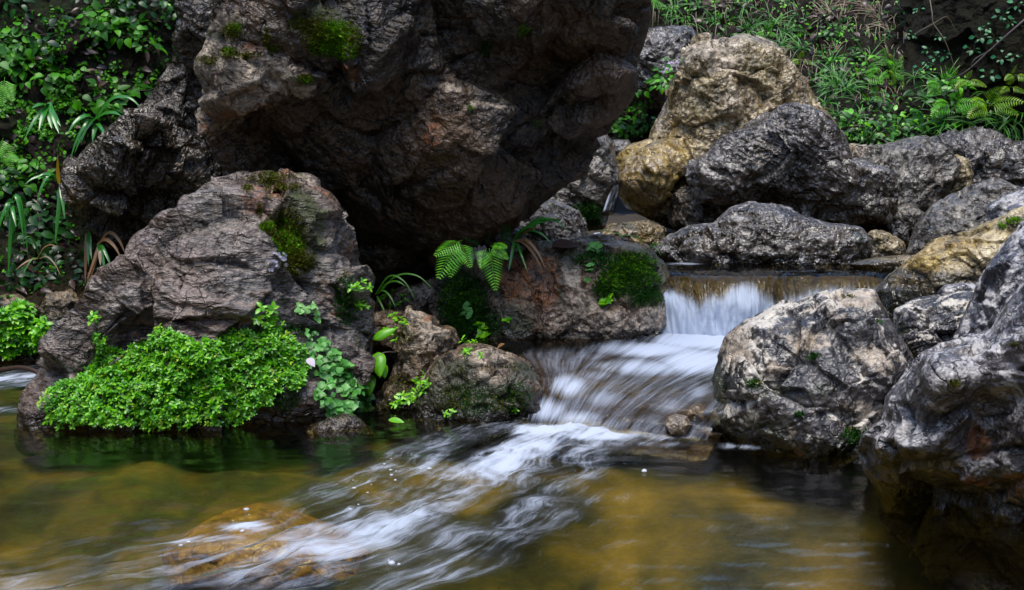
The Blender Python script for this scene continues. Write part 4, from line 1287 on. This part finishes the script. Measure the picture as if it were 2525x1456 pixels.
sprig(1455, 672, [ledge], 3, .016, "small light plant halfway down the mossy ledge", L_lobe, 7, 'fan')
sprig(1495, 745, [ledge], 2, .034, "plant with two big round leaves on the wet face of the ledge", L_mat, 8, 'heart')
sprig(1185, 830, [ledge, round_], 7, .026, "round leaved plant behind the round mossy rock", L_mat, 26, 'heart')
sprig(665, 780, [mound], 4, .024, "sprig standing up from the top of the leaf mat", None, 10)
sprig(246, 800, [mound], 3, .022, "sprig at the upper left tip of the leaf mat", None, 8)

# broad leaved plant and the bare stem beside it
Y0 = 3.95


def leaf_px(b, t, Y, w, mat, parent, dY=-.03, shape='ovate', curl=.3, name="leaf"):
    p0, p1 = Vector(at(b[0], b[1], Y)), Vector(at(t[0], t[1], Y + dY))
    Lf = Leaves()
    d = p1 - p0
    Lf.leaf(p0, d, Vector((RNG.uniform(-.3, .3), -.85, .55)), d.length, w, shape, curl, .2, 9)
    o = Lf.build(name, mat, parent, p0)
    sm = o.modifiers.new("solid", 'SOLIDIFY')
    sm.thickness = .0008
    return o


base = Vector(at(908, 905, Y0))
plant = empty("broad_leaved_plant", base, "plant with six broad bright leaves at the foot of the bare upright stem", "plant")
for b, t, w, dy in [((905, 878), (834, 886), .042, -.05), ((920, 838), (976, 806), .032, 0), ((932, 868), (934, 926), .052, -.06), ((912, 884), (904, 928), .038, -.05),
                    ((940, 896), (950, 930), .034, -.03), ((914, 922), (908, 972), .042, -.05), ((908, 930), (880, 968), .030, -.02)]:
    leaf_px(b, t, Y0 - .03, w, L_mat, plant, dy)
St = Leaves()
for e in [(905, 878), (920, 838), (932, 868), (912, 922)]:
    St.tube([base, Vector(at((908 + e[0]) / 2 + 2, (905 + e[1]) / 2, Y0 - .01)), Vector(at(e[0], e[1], Y0 - .03))], .002, .0015, 5, 3)
St.build("stem", L_stem, plant, base)
b0 = Vector(at(914, 880, 4.0))
stick = empty("bare_stem", b0, "bare grey upright stem with a green bud at its tip", "stem")
St = Leaves()
St.tube([at(914, 884, 4.0), at(911, 800, 4.0), at(906, 740, 4.0), at(904, 690, 4.01), at(902, 672, 4.01)], .0075, .0048, 8, 5)
for yy in (845, 790, 737, 700):
    St.tube([at(912 - (845 - yy) * .05, yy + 3, 4.0), at(912 - (845 - yy) * .05, yy - 3, 4.0)], .0086, .0086, 8, 2)
St.build("stalk", L_grey, stick, b0)
Lf = Leaves()
for tx, ty in ((899, 655), (903, 650), (908, 657), (896, 668), (912, 668)):
    p0, p1 = Vector(at(902, 678, 4.0)), Vector(at(tx, ty, 3.99))
    Lf.leaf(p0, p1 - p0, Vector((0, -1, .2)), (p1 - p0).length, .014, 'lance', .0, .5, 4)
Lf.build("bud", L_stem, stick, b0)

tw = empty("dead_twig", Vector(at(905, 900, 3.9)), "pale tangle of thin dead rootlets under the broad leaved plant", "twig")
St = Leaves()
for pts in [[(905, 895), (890, 930), (872, 955), (860, 985)], [(905, 895), (900, 940), (895, 990)], [(898, 900), (870, 930), (848, 945)], [(910, 890), (945, 870), (975, 868)],
            [(905, 880), (885, 850), (868, 820), (855, 808)], [(890, 930), (880, 945), (884, 970)], [(872, 955), (850, 962), (838, 975)]]:
    St.tube([at(a, b, 3.86 + .02 * i) for i, (a, b) in enumerate(pts)], .0014, .0006, 4, 4)
St.build("rootlets", L_grey, tw, tw.location)


# single fallen leaves that catch the eye
for b, t, Y, w, mt, lb in [((1360, 604), (1428, 600), 4.75, .055, L_brown, "large dark brown fallen leaf lying on top of the ledge"), ((1226, 858), (1242, 846), 4.0, .022, L_rustb, "reddish leaf behind the round mossy rock"),
                           ((758, 884), (776, 902), 3.62, .026, L_petal, "pale pinkish fallen leaf between the leaf mat and the lobed carpet"), ((958, 1046), (996, 1050), 3.6, .022, L_mat, "green leaf floating beside the low pale rock"),
                           ((270, 1034), (300, 1020), 3.58, .040, L_mat, "larger round leaf hanging at the waterline of the leaf mat"), ((332, 1006), (366, 1008), 3.58, .034, L_mat, "larger oval leaf low in the leaf mat")]:
    p0, p1 = Vector(at(b[0], b[1], Y)), Vector(at(t[0], t[1], Y - .02))
    if "floating" in lb:
        p0.z = p1.z = .012
    Lf = Leaves()
    Lf.leaf(p0, p1 - p0, Vector((.1, -.6, .8)), (p1 - p0).length, w, 'ovate', .2, .25, 8)
    tag(Lf.build("fallen_leaf" if mt is not L_mat else "broad_leaf", mt, None, p0), lb, "leaf")

# ------------------------------------------------------------------ ferns
def fern_px(fronds, Y, label, mat, n=15, pin=7, spread=.36, up=(0, -.7, .7), group=None, cat="fern"):
    """fern from traced rachis lines ((base), (tip)); each frond is a part"""
    b0 = Vector(at(fronds[0][0][0], fronds[0][0][1], Y))
    root = empty("fern", b0, label, cat, group)
    for k, (b, t) in enumerate(fronds):
        p0, p1 = Vector(at(b[0], b[1], Y)), Vector(at(t[0], t[1], Y - .05 - .03 * RNG.random()))
        d = p1 - p0
        Lf = Leaves()
        dd = d + Vector((0, 0, .22 * d.length))
        Lf.frond(p0, dd, Vector(up) + rv(.12), d.length * 1.04, n, spread, .42, pin, .027)
        Lf.build("frond", mat if not isinstance(mat, (list, tuple)) else mat[k % len(mat)], root, b0)
    return root


fern_px([((1130, 596), (1082, 688)), ((1128, 600), (1110, 684)), ((1140, 592), (1072, 632)), ((1132, 596), (1160, 660))], 4.34, "bright hanging fern with broad fronds, left one below the overhang", L_fern, 11, 0, .46)
fern_px([((1206, 612), (1222, 716)), ((1210, 606), (1252, 640)), ((1200, 612), (1186, 662)), ((1215, 600), (1250, 612))], 4.34, "bright hanging fern with one long pointed frond, right one below the overhang", L_fern, 12, 0, .40)
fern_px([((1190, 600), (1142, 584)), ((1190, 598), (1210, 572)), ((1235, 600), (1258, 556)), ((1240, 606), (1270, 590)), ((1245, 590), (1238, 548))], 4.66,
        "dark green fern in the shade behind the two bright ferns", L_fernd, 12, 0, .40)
Lf = Leaves()
for k in range(14):
    a = RNG.uniform(1165, 1200)
    Lf.path([at(a, 612 + RNG.uniform(-8, 8), 4.52), at(a + RNG.uniform(-8, 8), 640, 4.5), at(a + RNG.uniform(-14, 14), RNG.uniform(655, 690), 4.5)], .012)
tag(Lf.build("dead_fern", L_brown, None, at(1185, 620, 4.52)), "withered brown fern fronds hanging between the two bright ferns", "dead fern")


# ------------------------------------------------------------------ grass tufts traced blade by blade
def tuft_px(base, tips, Y, W, label, mat, dY=-.08, arch=.35, name="grass_tuft", cat="grass"):
    """each blade is a part: an arc from the common base to its tip"""
    b0 = Vector(at(base[0], base[1], Y))
    root = empty(name, b0, label, cat)
    for q in tips:
        tx, ty = q[0], q[1]
        ar = q[2] if len(q) > 2 else arch
        mt = q[3] if len(q) > 3 else mat
        bx, by = base[0] + RNG.uniform(-5, 5), base[1] + RNG.uniform(-3, 3)
        L = math.hypot(tx - bx, ty - by)
        m1 = (bx + (tx - bx) * .35, by + (ty - by) * .35 - ar * L)
        m2 = (bx + (tx - bx) * .72, by + (ty - by) * .72 - ar * L * .85)
        e = RNG.uniform(.6, 1.2)
        Lf = Leaves()
        Lf.path([at(bx, by, Y), at(m1[0], m1[1], Y + dY * .5 * e), at(m2[0], m2[1], Y + dY * .8 * e), at(tx, ty, Y + dY * e)], W * RNG.uniform(.8, 1.15))
        Lf.build("blade", mt, root, b0)
    return root


tuft_px((1272, 592), [(1384, 541, .12), (1404, 572, .3), (1350, 548, .15), (1254, 668, -.05), (1300, 668, -.02), (1346, 664, .25, L_rustb), (1338, 668, .2, L_rustb), (1320, 562, .2), (1362, 604, .3), (1330, 560, .1, L_rustb)],
        4.66, .013, "grass tuft with long drooping blades on the ledge below the tip of the overhang", L_strap)
tuft_px((928, 728), [(1024, 740, .5), (1064, 708, .3), (1000, 706, .3), (990, 700, .25), (950, 770, .0), (975, 756, .35)], 4.4, .008, "light green grass tuft arching out of the dark crack", L_grass)
tuft_px((1600, 610), [(1520, 588, .2), (1645, 612, .2), (1630, 630, .3)], 5.0, .006, "thin grass sprouting on top of the mossy ledge", L_grass)
tuft_px((1508, 578), [(1470, 568, .1), (1540, 590, .2)], 5.3, .006, "two thin grass blades by the small pool", L_grass)

# strap leaved plants and blades on the left bank
tuft_px((118, 256), [(62, 340, .10), (96, 322, .06), (128, 318, .0), (146, 330, .0), (150, 312, .05), (78, 268, .1)], 5.45, .026, "strap leaved plant with bright hanging blades, upper one on the left bank", L_strap, -.12)
tuft_px((238, 300), [(172, 398, .25), (166, 330, .3), (200, 352, .3), (258, 330, .1), (276, 356, .0), (250, 268, .0), (300, 286, .2), (352, 270, .35), (228, 350, .1), (184, 378, .2)], 5.45, .022,
        "strap leaved tuft leaning over the wet black boulder", L_strap, -.12)
tuft_px((148, 452), [(86, 520, .5), (90, 440, .25), (136, 600, -.06), (176, 490, .1), (160, 540, .0), (60, 455, .2)], 5.3, .020, "strap leaved plant under the yellow blade", L_strap, -.1)
Lf = Leaves()
Lf.path([at(146, 452, 5.25), at(143, 420, 5.24), at(142, 381, 5.22)], .017, True)
tag(Lf.build("yellow_blade", L_yellow, None, at(146, 452, 5.25)), "single upright yellow blade on the left bank", "dead leaf")
tuft_px((30, 500), [(-10, 600, .3), (10, 560, .2), (40, 560, .1), (20, 680, .0), (70, 640, .4), (60, 610, .5)], 5.2, .016, "thin strap leaves drooping at the left edge of the photo", L_strap)
tuft_px((215, 565), [(218, 655, .0), (210, 700, .0, L_rustb), (226, 640, -.02)], 5.2, .016, "short green blade turning brown below the black boulder", L_strap)
tuft_px((242, 602), [(300, 640, .35, L_rustb), (312, 634, .5, L_rustb), (260, 672, .1), (276, 664, .15), (214, 690, -.05, L_rustb), (248, 655, .0, L_straw), (205, 730, -.05, L_rustb)], 5.1, .016,
        "withering tuft of brown and green blades behind the mound", L_strap)
tuft_px((95, 640), [(50, 700, .3), (150, 680, .3, L_straw), (60, 590, .4), (40, 665, .1, L_rustb), (140, 610, .3, L_rustb)], 5.15, .008, "thin tangled grass low on the left bank", L_grass)

# ------------------------------------------------------------------ leafy plants on the left bank
LB = [left_bank, ochre_bank, dark] + stones


def proto_plant(name, mat, n, size, shape, wide, hgt):
    """one leafy plant around the origin: leaves (one part) and stems (one part)"""
    root = empty(name, (0, 0, 0))
    Lf, St = Leaves(), Leaves()
    for k in range(n):
        a = k * 2.4 + RNG.uniform(-.4, .4)
        r = hgt * RNG.uniform(.3, 1.0)
        tip = Vector((math.cos(a) * r, math.sin(a) * r, hgt * RNG.uniform(.25, 1.0)))
        St.tube([Vector((0, 0, -.01)), tip * .55 + Vector((0, 0, .008)), tip], .0011, .0008, 3, 2)
        d = Vector((math.cos(a), math.sin(a), RNG.uniform(-.35, .3)))
        sz = size * RNG.uniform(.6, 1.15)
        Lf.leaf(tip, d, Vector((0, 0, 1)) + rv(.25), sz, sz * wide, shape, RNG.uniform(.1, .6), .2, 5)
    Lf.build("leaves", mat, root)
    St.build("stem", L_stem, root)
    return root


def dup(root, loc, rot, sc, label, cat, group):
    r = root.copy()
    COL.objects.link(r)
    r.location, r.rotation_euler, r.scale = loc, rot, (sc, sc, sc)
    tag(r, label, cat, group)
    for ch in root.children:
        c = ch.copy()
        COL.objects.link(c)
        c.parent = r
    return r


def plant_out(protos, pts, objs, label, cat, group, sc=(.7, 1.25), up=(0, -.5, .8)):
    """copies of leafy plants rooted on the bank at the given photo points"""
    k = 0
    for (a, b) in pts:
        h = hit(a, b, objs)
        if not h or h[3] is dark: continue
        nr = (h[2] * .6 + Vector(up) + rv(.15)).normalized()
        q = nr.to_track_quat('Z', 'Y') @ Matrix.Rotation(RNG.uniform(0, 6.28), 3, 'Z').to_quaternion()
        dup(protos[k % len(protos)], h[1], q.to_euler(), RNG.uniform(*sc), label, cat, group)
        k += 1


def drop(protos):
    for r in protos:
        for ch in list(r.children): bpy.data.objects.remove(ch)
        bpy.data.objects.remove(r)


heart = [proto_plant("leafy_plant", L_mid, RNG.choice((6, 7, 9)), .046, 'heart', .72, .06) for _ in range(4)]
gloss = [proto_plant("glossy_plant", L_dark, RNG.choice((5, 6, 8)), .058, 'ovate', .6, .07) for _ in range(3)]
UPL = [(0, 40), (300, 0), (460, 0), (455, 60), (400, 180), (360, 250), (300, 300), (140, 330), (0, 420)]
plant_out(heart, scatter([(170, 40), (330, 20), (450, 10), (390, 190), (350, 260), (260, 290), (110, 260), (60, 200)], 12) + [(240 + RNG.gauss(0, 22), 65 + RNG.gauss(0, 14)) for _ in range(7)] + [(150 + RNG.gauss(0, 22), 200 + RNG.gauss(0, 14)) for _ in range(8)] + [(262 + RNG.gauss(0, 20), 235 + RNG.gauss(0, 22)) for _ in range(7)] + [(320 + RNG.gauss(0, 25), 110 + RNG.gauss(0, 25)) for _ in range(7)], LB, "heart leaved green plant on the upper left bank", "leafy plant", "heart leaved plants on the upper left bank")
plant_out(heart, scatter([(0, 100), (60, 110), (60, 190), (0, 200)], 14), LB, "heart leaved green plant at the left edge of the photo", "leafy plant", "heart leaved plants at the left edge", (.9, 1.3))
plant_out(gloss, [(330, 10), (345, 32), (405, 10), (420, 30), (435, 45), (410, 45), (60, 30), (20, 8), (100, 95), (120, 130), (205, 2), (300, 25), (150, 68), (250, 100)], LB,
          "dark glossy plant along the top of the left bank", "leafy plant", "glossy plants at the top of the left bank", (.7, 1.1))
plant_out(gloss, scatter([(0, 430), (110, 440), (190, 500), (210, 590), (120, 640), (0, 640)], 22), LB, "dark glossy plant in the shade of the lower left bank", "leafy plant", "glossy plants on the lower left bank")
plant_out(heart, scatter([(0, 380), (130, 330), (160, 400), (60, 470), (0, 480)], 14), LB, "green leafy plant halfway up the left bank", "leafy plant", "leafy plants halfway up the left bank", (.6, 1.))
plant_out(gloss, scatter([(20, 660), (210, 640), (230, 700), (120, 730), (0, 730)], 12), LB, "glossy leaf plant just above the stony foot of the left bank", "leafy plant", "glossy plants above the stony foot", (.6, .9))
# tiny ground leaves
Lf = Leaves()
for (a, b) in scatter(UPL, 1100) + scatter([(0, 110), (150, 110), (230, 330), (0, 340)], 900) + scatter([(0, 340), (240, 320), (190, 460), (230, 700), (0, 740)], 450):
    if fbm(np.array([[a / 60., b / 60., 3.]]), 3, 55)[0] < -.02: continue
    h = hit(a, b, LB)
    if not h or h[3] is dark: continue
    nr = (h[2] + Vector((0, -.4, .5)) + rv(.3)).normalized()
    for k in range(2):
        Lf.leaf(h[1] + nr * RNG.uniform(.003, .02) + rv(.006), rv(), nr, RNG.uniform(.010, .020), RNG.uniform(.008, .016), 'round', .2, .15, 3)
tag(Lf.build("ground_leaves", L_mid), "tiny round green leaves covering the left bank", "ground cover", kind="stuff")
Lf = Leaves()
for (a, b) in scatter([(0, 770), (60, 750), (120, 820), (95, 872), (0, 880)], 230):
    h = hit(a, b, LB)
    if not h: continue
    rosette(Lf, h[1] + h[2] * RNG.uniform(0, .03), (h[2] * .7 + Vector((0, -.3, .8)) + rv(.2)).normalized(), RNG.uniform(.022, .034), 5, 'spoon', .48, .4)
tag(Lf.build("bank_leaf_mat", L_mat), "bright small leaved mat above the white rapids at the left edge", "ground cover", kind="stuff")
Lf = Leaves()
for (a, b) in scatter(UPL, 130) + scatter([(0, 420), (190, 430), (250, 700), (0, 740)], 160):
    h = hit(a, b, LB)
    if not h or h[3] is dark: continue
    Lf.leaf(h[1] + h[2] * .02, rv() + Vector((0, -.3, -.5)), h[2] + rv(.4), RNG.uniform(.03, .07), RNG.uniform(.012, .03), 'ovate', RNG.uniform(.2, 1.2), .4, 4)
tag(Lf.build("dead_leaves", L_brown), "dark wet fallen leaves caught on the left bank", "leaf litter", kind="stuff")
St = Leaves()
for _ in range(46):
    a, b = RNG.uniform(0, 330), RNG.uniform(20, 700)
    if a > 200 and 300 < b: continue
    h = hit(a, b, LB)
    if not h or h[3] is dark: continue
    p0 = h[1] + Vector((0, -.02, 0))
    an = RNG.uniform(0, 6.28)
    L = RNG.uniform(.06, .3)
    p1 = p0 + Vector((math.cos(an) * L, RNG.uniform(-.06, .01), math.sin(an) * L))
    St.tube([p0, (p0 + p1) / 2 + rv(.02), p1], .0016, .0008, 4, 4)
tag(St.build("fallen_twigs", L_twig), "thin dark twigs and stalks tangled over the left bank", "twigs", kind="stuff")
for lab, fr, Yy in [("fern with yellowish fronds at the left edge of the bank", [((5, 350), (28, 420)), ((0, 380), (48, 400)), ((8, 340), (-10, 400))], 5.3),
                    ("small fern on the left bank beside the heart leaved plants", [((12, 190), (4, 262)), ((10, 200), (30, 250))], 5.3)]:
    fern_px(fr, Yy, lab, L_fern, 12, 4)
br = Leaves()
br.tube([at(-60, 925, 4.35), at(20, 910, 4.25), at(55, 907, 4.2), at(85, 915, 4.15), at(110, 930, 4.12)], .010, .007, 8, 6)
tag(br.build("broken_branch", L_brown, None, at(50, 908, 4.22)), "dark reddish broken branch lying across the rapids at the left edge", "branch")

# ------------------------------------------------------------------ the slope behind at right
HB = [hill, rear, tan]


def hill_fern(px, py, L, k, label, mat, spread=1.0):
    h = hit(px, py, [hill, cliff])
    if not h: return
    p0 = h[1] + Vector((0, -.05, .0))
    root = empty("fern", p0, label, "fern", "ferns on the slope")
    for i in range(k):
        a = math.pi * (.5 + spread * (i - (k - 1) / 2) / max(1, k - 1) * 1.1) + RNG.uniform(-.15, .15)
        d = Vector((math.cos(a), -.55, .15 + .6 * math.sin(a)))
        Lf = Leaves()
        Lf.frond(p0, d, Vector((0, -.7, .7)), L * RNG.uniform(.6, .85), 10, .40, .9, 0, .040)
        Lf.build("frond", mat, root, p0)


for px, py, L, k, lab, mt in [(2205, 160, .26, 4, "bright fern high on the slope, above the dark moss wall's foot", L_ferny), (2190, 182, .20, 3, "green fern just below the highest bright fern", L_fern),
                              (2209, 208, .24, 4, "yellow green fern in the middle of the slope", L_ferny), (2125, 190, .24, 4, "green fern on the left of the slope beside the tall grass", L_fern),
                              (2318, 216, .26, 5, "bright spreading fern against the dark wall", L_fern), (2380, 200, .18, 3, "small fern right of the spreading fern", L_ferny),
                              (2340, 262, .28, 5, "wide fern with pointed fronds below the spreading fern", L_fern), (2432, 262, .28, 5, "tall layered fern above the furthest bluish boulder", L_ferny),
                              (2280, 296, .30, 4, "dark drooping fern hanging over the flat topped boulder", L_fernd), (2144, 240, .20, 3, "small fern in the lower middle of the slope", L_fern),
                              (2494, 186, .18, 3, "upper fern at the right edge", L_ferny), (2484, 216, .18, 3, "lower fern at the right edge", L_ferny), (2250, 226, .18, 3, "bluish fern between two yellow green ones", L_fernd),
                              (1884, 82, .20, 3, "fern behind the top of the tall tan boulder", L_fern), (2165, 148, .16, 3, "tiny fern at the end of the hanging straw", L_fern), (1972, 150, .18, 3, "fern at the right shoulder of the tall tan boulder", L_ferny),
                              (1592, 6, .34, 4, "large soft fern hanging beside the tip of the overhang", L_fern)]:
    hill_fern(px, py, L, k, lab, mt)


def proto_tuft(name, mat, n, L, W, droop, lean):
    Lf = Leaves()
    for k in range(n):
        a = RNG.uniform(0, 6.28)
        d = Vector((math.cos(a) * lean, math.sin(a) * lean, 1))
        Lf.blade(Vector((RNG.gauss(0, .012), RNG.gauss(0, .012), -.01)), d, L * RNG.uniform(.6, 1.15), W, droop * RNG.uniform(.6, 1.4), 8)
    return Lf.build(name, mat)


tg = [proto_tuft("grass_tuft", L_grass, 14, .24, .008, 1.2, .7) for _ in range(3)]
ts = [proto_tuft("dry_grass_tuft", L_straw, 30, .34, .005, 2.6, .9) for _ in range(3)]


def tufts(protos, pts, label, cat, group, sc=(.7, 1.2), up=(0, -.5, .7)):
    for k, (a, b) in enumerate(pts):
        h = hit(a, b, [hill, cliff])
        if not h: continue
        c = protos[k % len(protos)].copy()
        COL.objects.link(c)
        nr = (h[2] * .4 + Vector(up) + rv(.12)).normalized()
        c.rotation_euler = (nr.to_track_quat('Z', 'Y') @ Matrix.Rotation(RNG.uniform(0, 6.28), 3, 'Z').to_quaternion()).to_euler()
        c.location = h[1]
        s_ = RNG.uniform(*sc)
        c.scale = (s_, s_, s_)
        tag(c, label, cat, group)


SLOPE = [(1990, 130), (2100, 120), (2200, 150), (2330, 200), (2525, 250), (2525, 330), (2300, 335), (2100, 350), (2060, 290), (2010, 210)]
tufts(tg, scatter(SLOPE, 38), "green grass tuft on the ferny slope", "grass", "grass tufts on the ferny slope")
tufts(tg, scatter([(1600, 10), (1900, 10), (1990, 130), (1900, 110), (1720, 80)], 14), "green grass tuft above the tall tan boulder", "grass", "grass tufts above the tall tan boulder")
tufts(ts, [(1745, 5), (1760, 15), (1772, 30), (1790, 10), (1735, 0), (2035, 10), (2045, 25), (2052, 45), (2060, 10), (2030, 40), (2070, 60)], "dry straw hanging from the top of the slope", "dry grass", "hanging dry grass", (.8, 1.2), (0, -.9, .1))
tufts(ts, [(2130, 20), (2150, 30), (2165, 45), (2180, 60), (2140, 5), (2120, 0), (2195, 80), (2100, 10)], "pale dry straw hanging beside the dark wall", "dry grass", "dry straw beside the dark wall", (.8, 1.25), (.35, -.9, .1))
tufts(ts, [(1932, 60), (1940, 130), (1945, 150), (2050, 120), (2060, 130), (1850, 40)], "short dry straw between the green grass", "dry grass", "short dry straw on the slope", (.5, .8), (0, -.9, .2))
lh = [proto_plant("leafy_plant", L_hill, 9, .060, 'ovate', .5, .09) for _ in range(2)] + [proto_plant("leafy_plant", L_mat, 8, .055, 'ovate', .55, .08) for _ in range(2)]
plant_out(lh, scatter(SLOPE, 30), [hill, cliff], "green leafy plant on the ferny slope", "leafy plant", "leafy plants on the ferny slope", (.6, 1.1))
plant_out(lh, scatter([(2080, 290), (2280, 300), (2290, 350), (2090, 362)], 16), [hill], "bright leafy plant right behind the flat topped boulder", "leafy plant", "leafy plants behind the flat topped boulder", (.8, 1.2))
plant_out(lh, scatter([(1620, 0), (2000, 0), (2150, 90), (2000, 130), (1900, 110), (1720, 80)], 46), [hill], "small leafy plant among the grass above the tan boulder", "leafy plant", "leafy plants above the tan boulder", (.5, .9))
plant_out(heart, scatter([(1510, 230), (1580, 210), (1625, 240), (1600, 330), (1530, 340), (1500, 320)], 26), [hill, rear], "broad leaved plant in the gap beside the tan boulder", "leafy plant", "broad leaved plants in the gap", (.9, 1.4))
plant_out(lh, scatter([(1630, 165), (1680, 165), (1660, 215), (1620, 215)], 10), [hill, rear, tan], "leafy plant under the pale flowers", "leafy plant", "leafy plants under the pale flowers", (.7, 1.))
cr = [proto_plant("creeper", L_creep, 6, .035, 'ovate', .6, .035) for _ in range(2)]
plant_out(cr, [(2300, 185), (2285, 130), (2318, 95), (2330, 140), (2270, 170), (2420, 98), (2432, 70), (2455, 100), (2470, 40), (2490, 60), (2500, 140), (2470, 150), (2440, 190), (2400, 130), (2505, 20), (2265, 30),
               (2250, 90), (2290, 165), (2300, 205), (2310, 150)], [hill, cliff], "small bluish creeper leaves on the dark wall", "creeper", "creepers on the dark wall", (.8, 1.4))
drop(heart + gloss + lh + cr)
for o in tg + ts: bpy.data.objects.remove(o)
# pale flower heads
fl = empty("flowering_plant", Vector(at(1655, 185, 7.5)), "plant with pale pinkish white flower heads behind the tan boulder's left edge", "flower")
for cx, cy in [(1652, 160), (1668, 154), (1680, 156), (1642, 172), (1674, 164)]:
    Lf = Leaves()
    c = Vector(at(cx, cy, 7.45))
    for k in range(16):
        p = c + rv(.012)
        for j in range(4):
            Lf.leaf(p, rv() + Vector((0, -.6, .4)), Vector((0, -1, .5)) + rv(.4), .014, .009, 'round', .2, .1, 2)
    Lf.build("flower_head", L_petal, fl, fl.location)
St = Leaves()
for cx, cy in [(1652, 160), (1668, 154), (1680, 156), (1642, 172)]:
    St.tube([fl.location, at((1655 + cx) / 2, (185 + cy) / 2, 7.47), at(cx, cy, 7.46)], .003, .002, 4, 3)
St.build("stem", L_stem, fl, fl.location)
# slope litter and low leaves
Lf, Lg = Leaves(), Leaves()
for (a, b) in scatter([(1590, 0), (2230, 0), (2260, 150), (2525, 230), (2525, 345), (2080, 360), (1980, 200), (1900, 110), (1700, 90)], 1200):
    if fbm(np.array([[a / 70., b / 45., 9.]]), 3, 66)[0] < -.05: continue
    h = hit(a, b, [hill, cliff])
    if not h or (h[3] is cliff and RNG.random() < .8): continue
    if RNG.random() < .5:
        Lf.leaf(h[1] + h[2] * .02, rv(), h[2] + rv(.5), RNG.uniform(.05, .10), RNG.uniform(.025, .05), 'ovate', RNG.uniform(.2, 1.0), .3, 4)
    else:
        for k in range(3):
            Lg.leaf(h[1] + h[2] * RNG.uniform(.01, .06) + rv(.02), rv(), h[2] + Vector((0, -.3, .5)) + rv(.3), RNG.uniform(.02, .05), RNG.uniform(.012, .026), 'ovate', .3, .2, 3)
tag(Lf.build("leaf_litter", L_brown), "brown fallen leaves strewn over the slope", "leaf litter", kind="stuff")
tag(Lg.build("low_leaves", L_hill), "small green leaves covering the slope", "ground cover", kind="stuff")
Lb2 = Leaves()
for k in range(620):
    a, b = RNG.uniform(1600, 2260), RNG.uniform(-20, 260)
    if b > 40 + (a - 1600) * .38: continue
    h = hit(a, b, [hill])
    if not h: continue
    Lb2.blade(h[1], Vector((RNG.gauss(0, .5), -.6, RNG.uniform(-.2, .6))), RNG.uniform(.12, .34), .004, 2.4, 7)
tag(Lb2.build("dry_stalks", L_straw), "thin dry stalks lying over the upper slope", "dry grass", kind="stuff")
b1 = Leaves()
b1.tube([at(2560, 20, 8.3), at(2500, 72, 8.3), at(2440, 125, 8.35), at(2380, 178, 8.4), at(2330, 200, 8.5)], .009, .004, 6, 6)
b1.tube([at(2440, 125, 8.35), at(2400, 150, 8.3), at(2390, 190, 8.35)], .004, .002, 5, 5)
tag(b1.build("branch", L_twig, None, at(2440, 125, 8.35)), "dark bare branch slanting across the mossy wall at upper right", "branch")
b1 = Leaves()
b1.tube([at(2290, -20, 8.4), at(2298, 30, 8.35), at(2302, 58, 8.35), at(2332, 105, 8.35), at(2358, 180, 8.4)], .004, .002, 5, 6)
b1.tube([at(2302, 58, 8.35), at(2335, 42, 8.35), at(2356, 75, 8.35)], .003, .0015, 5, 5)
b1.tube([at(2302, 58, 8.35), at(2262, 80, 8.35), at(2255, 95, 8.35)], .003, .0015, 5, 5)
tag(b1.build("hanging_vine", L_straw, None, at(2302, 58, 8.35)), "pale thin vine hanging over the mossy wall", "vine")
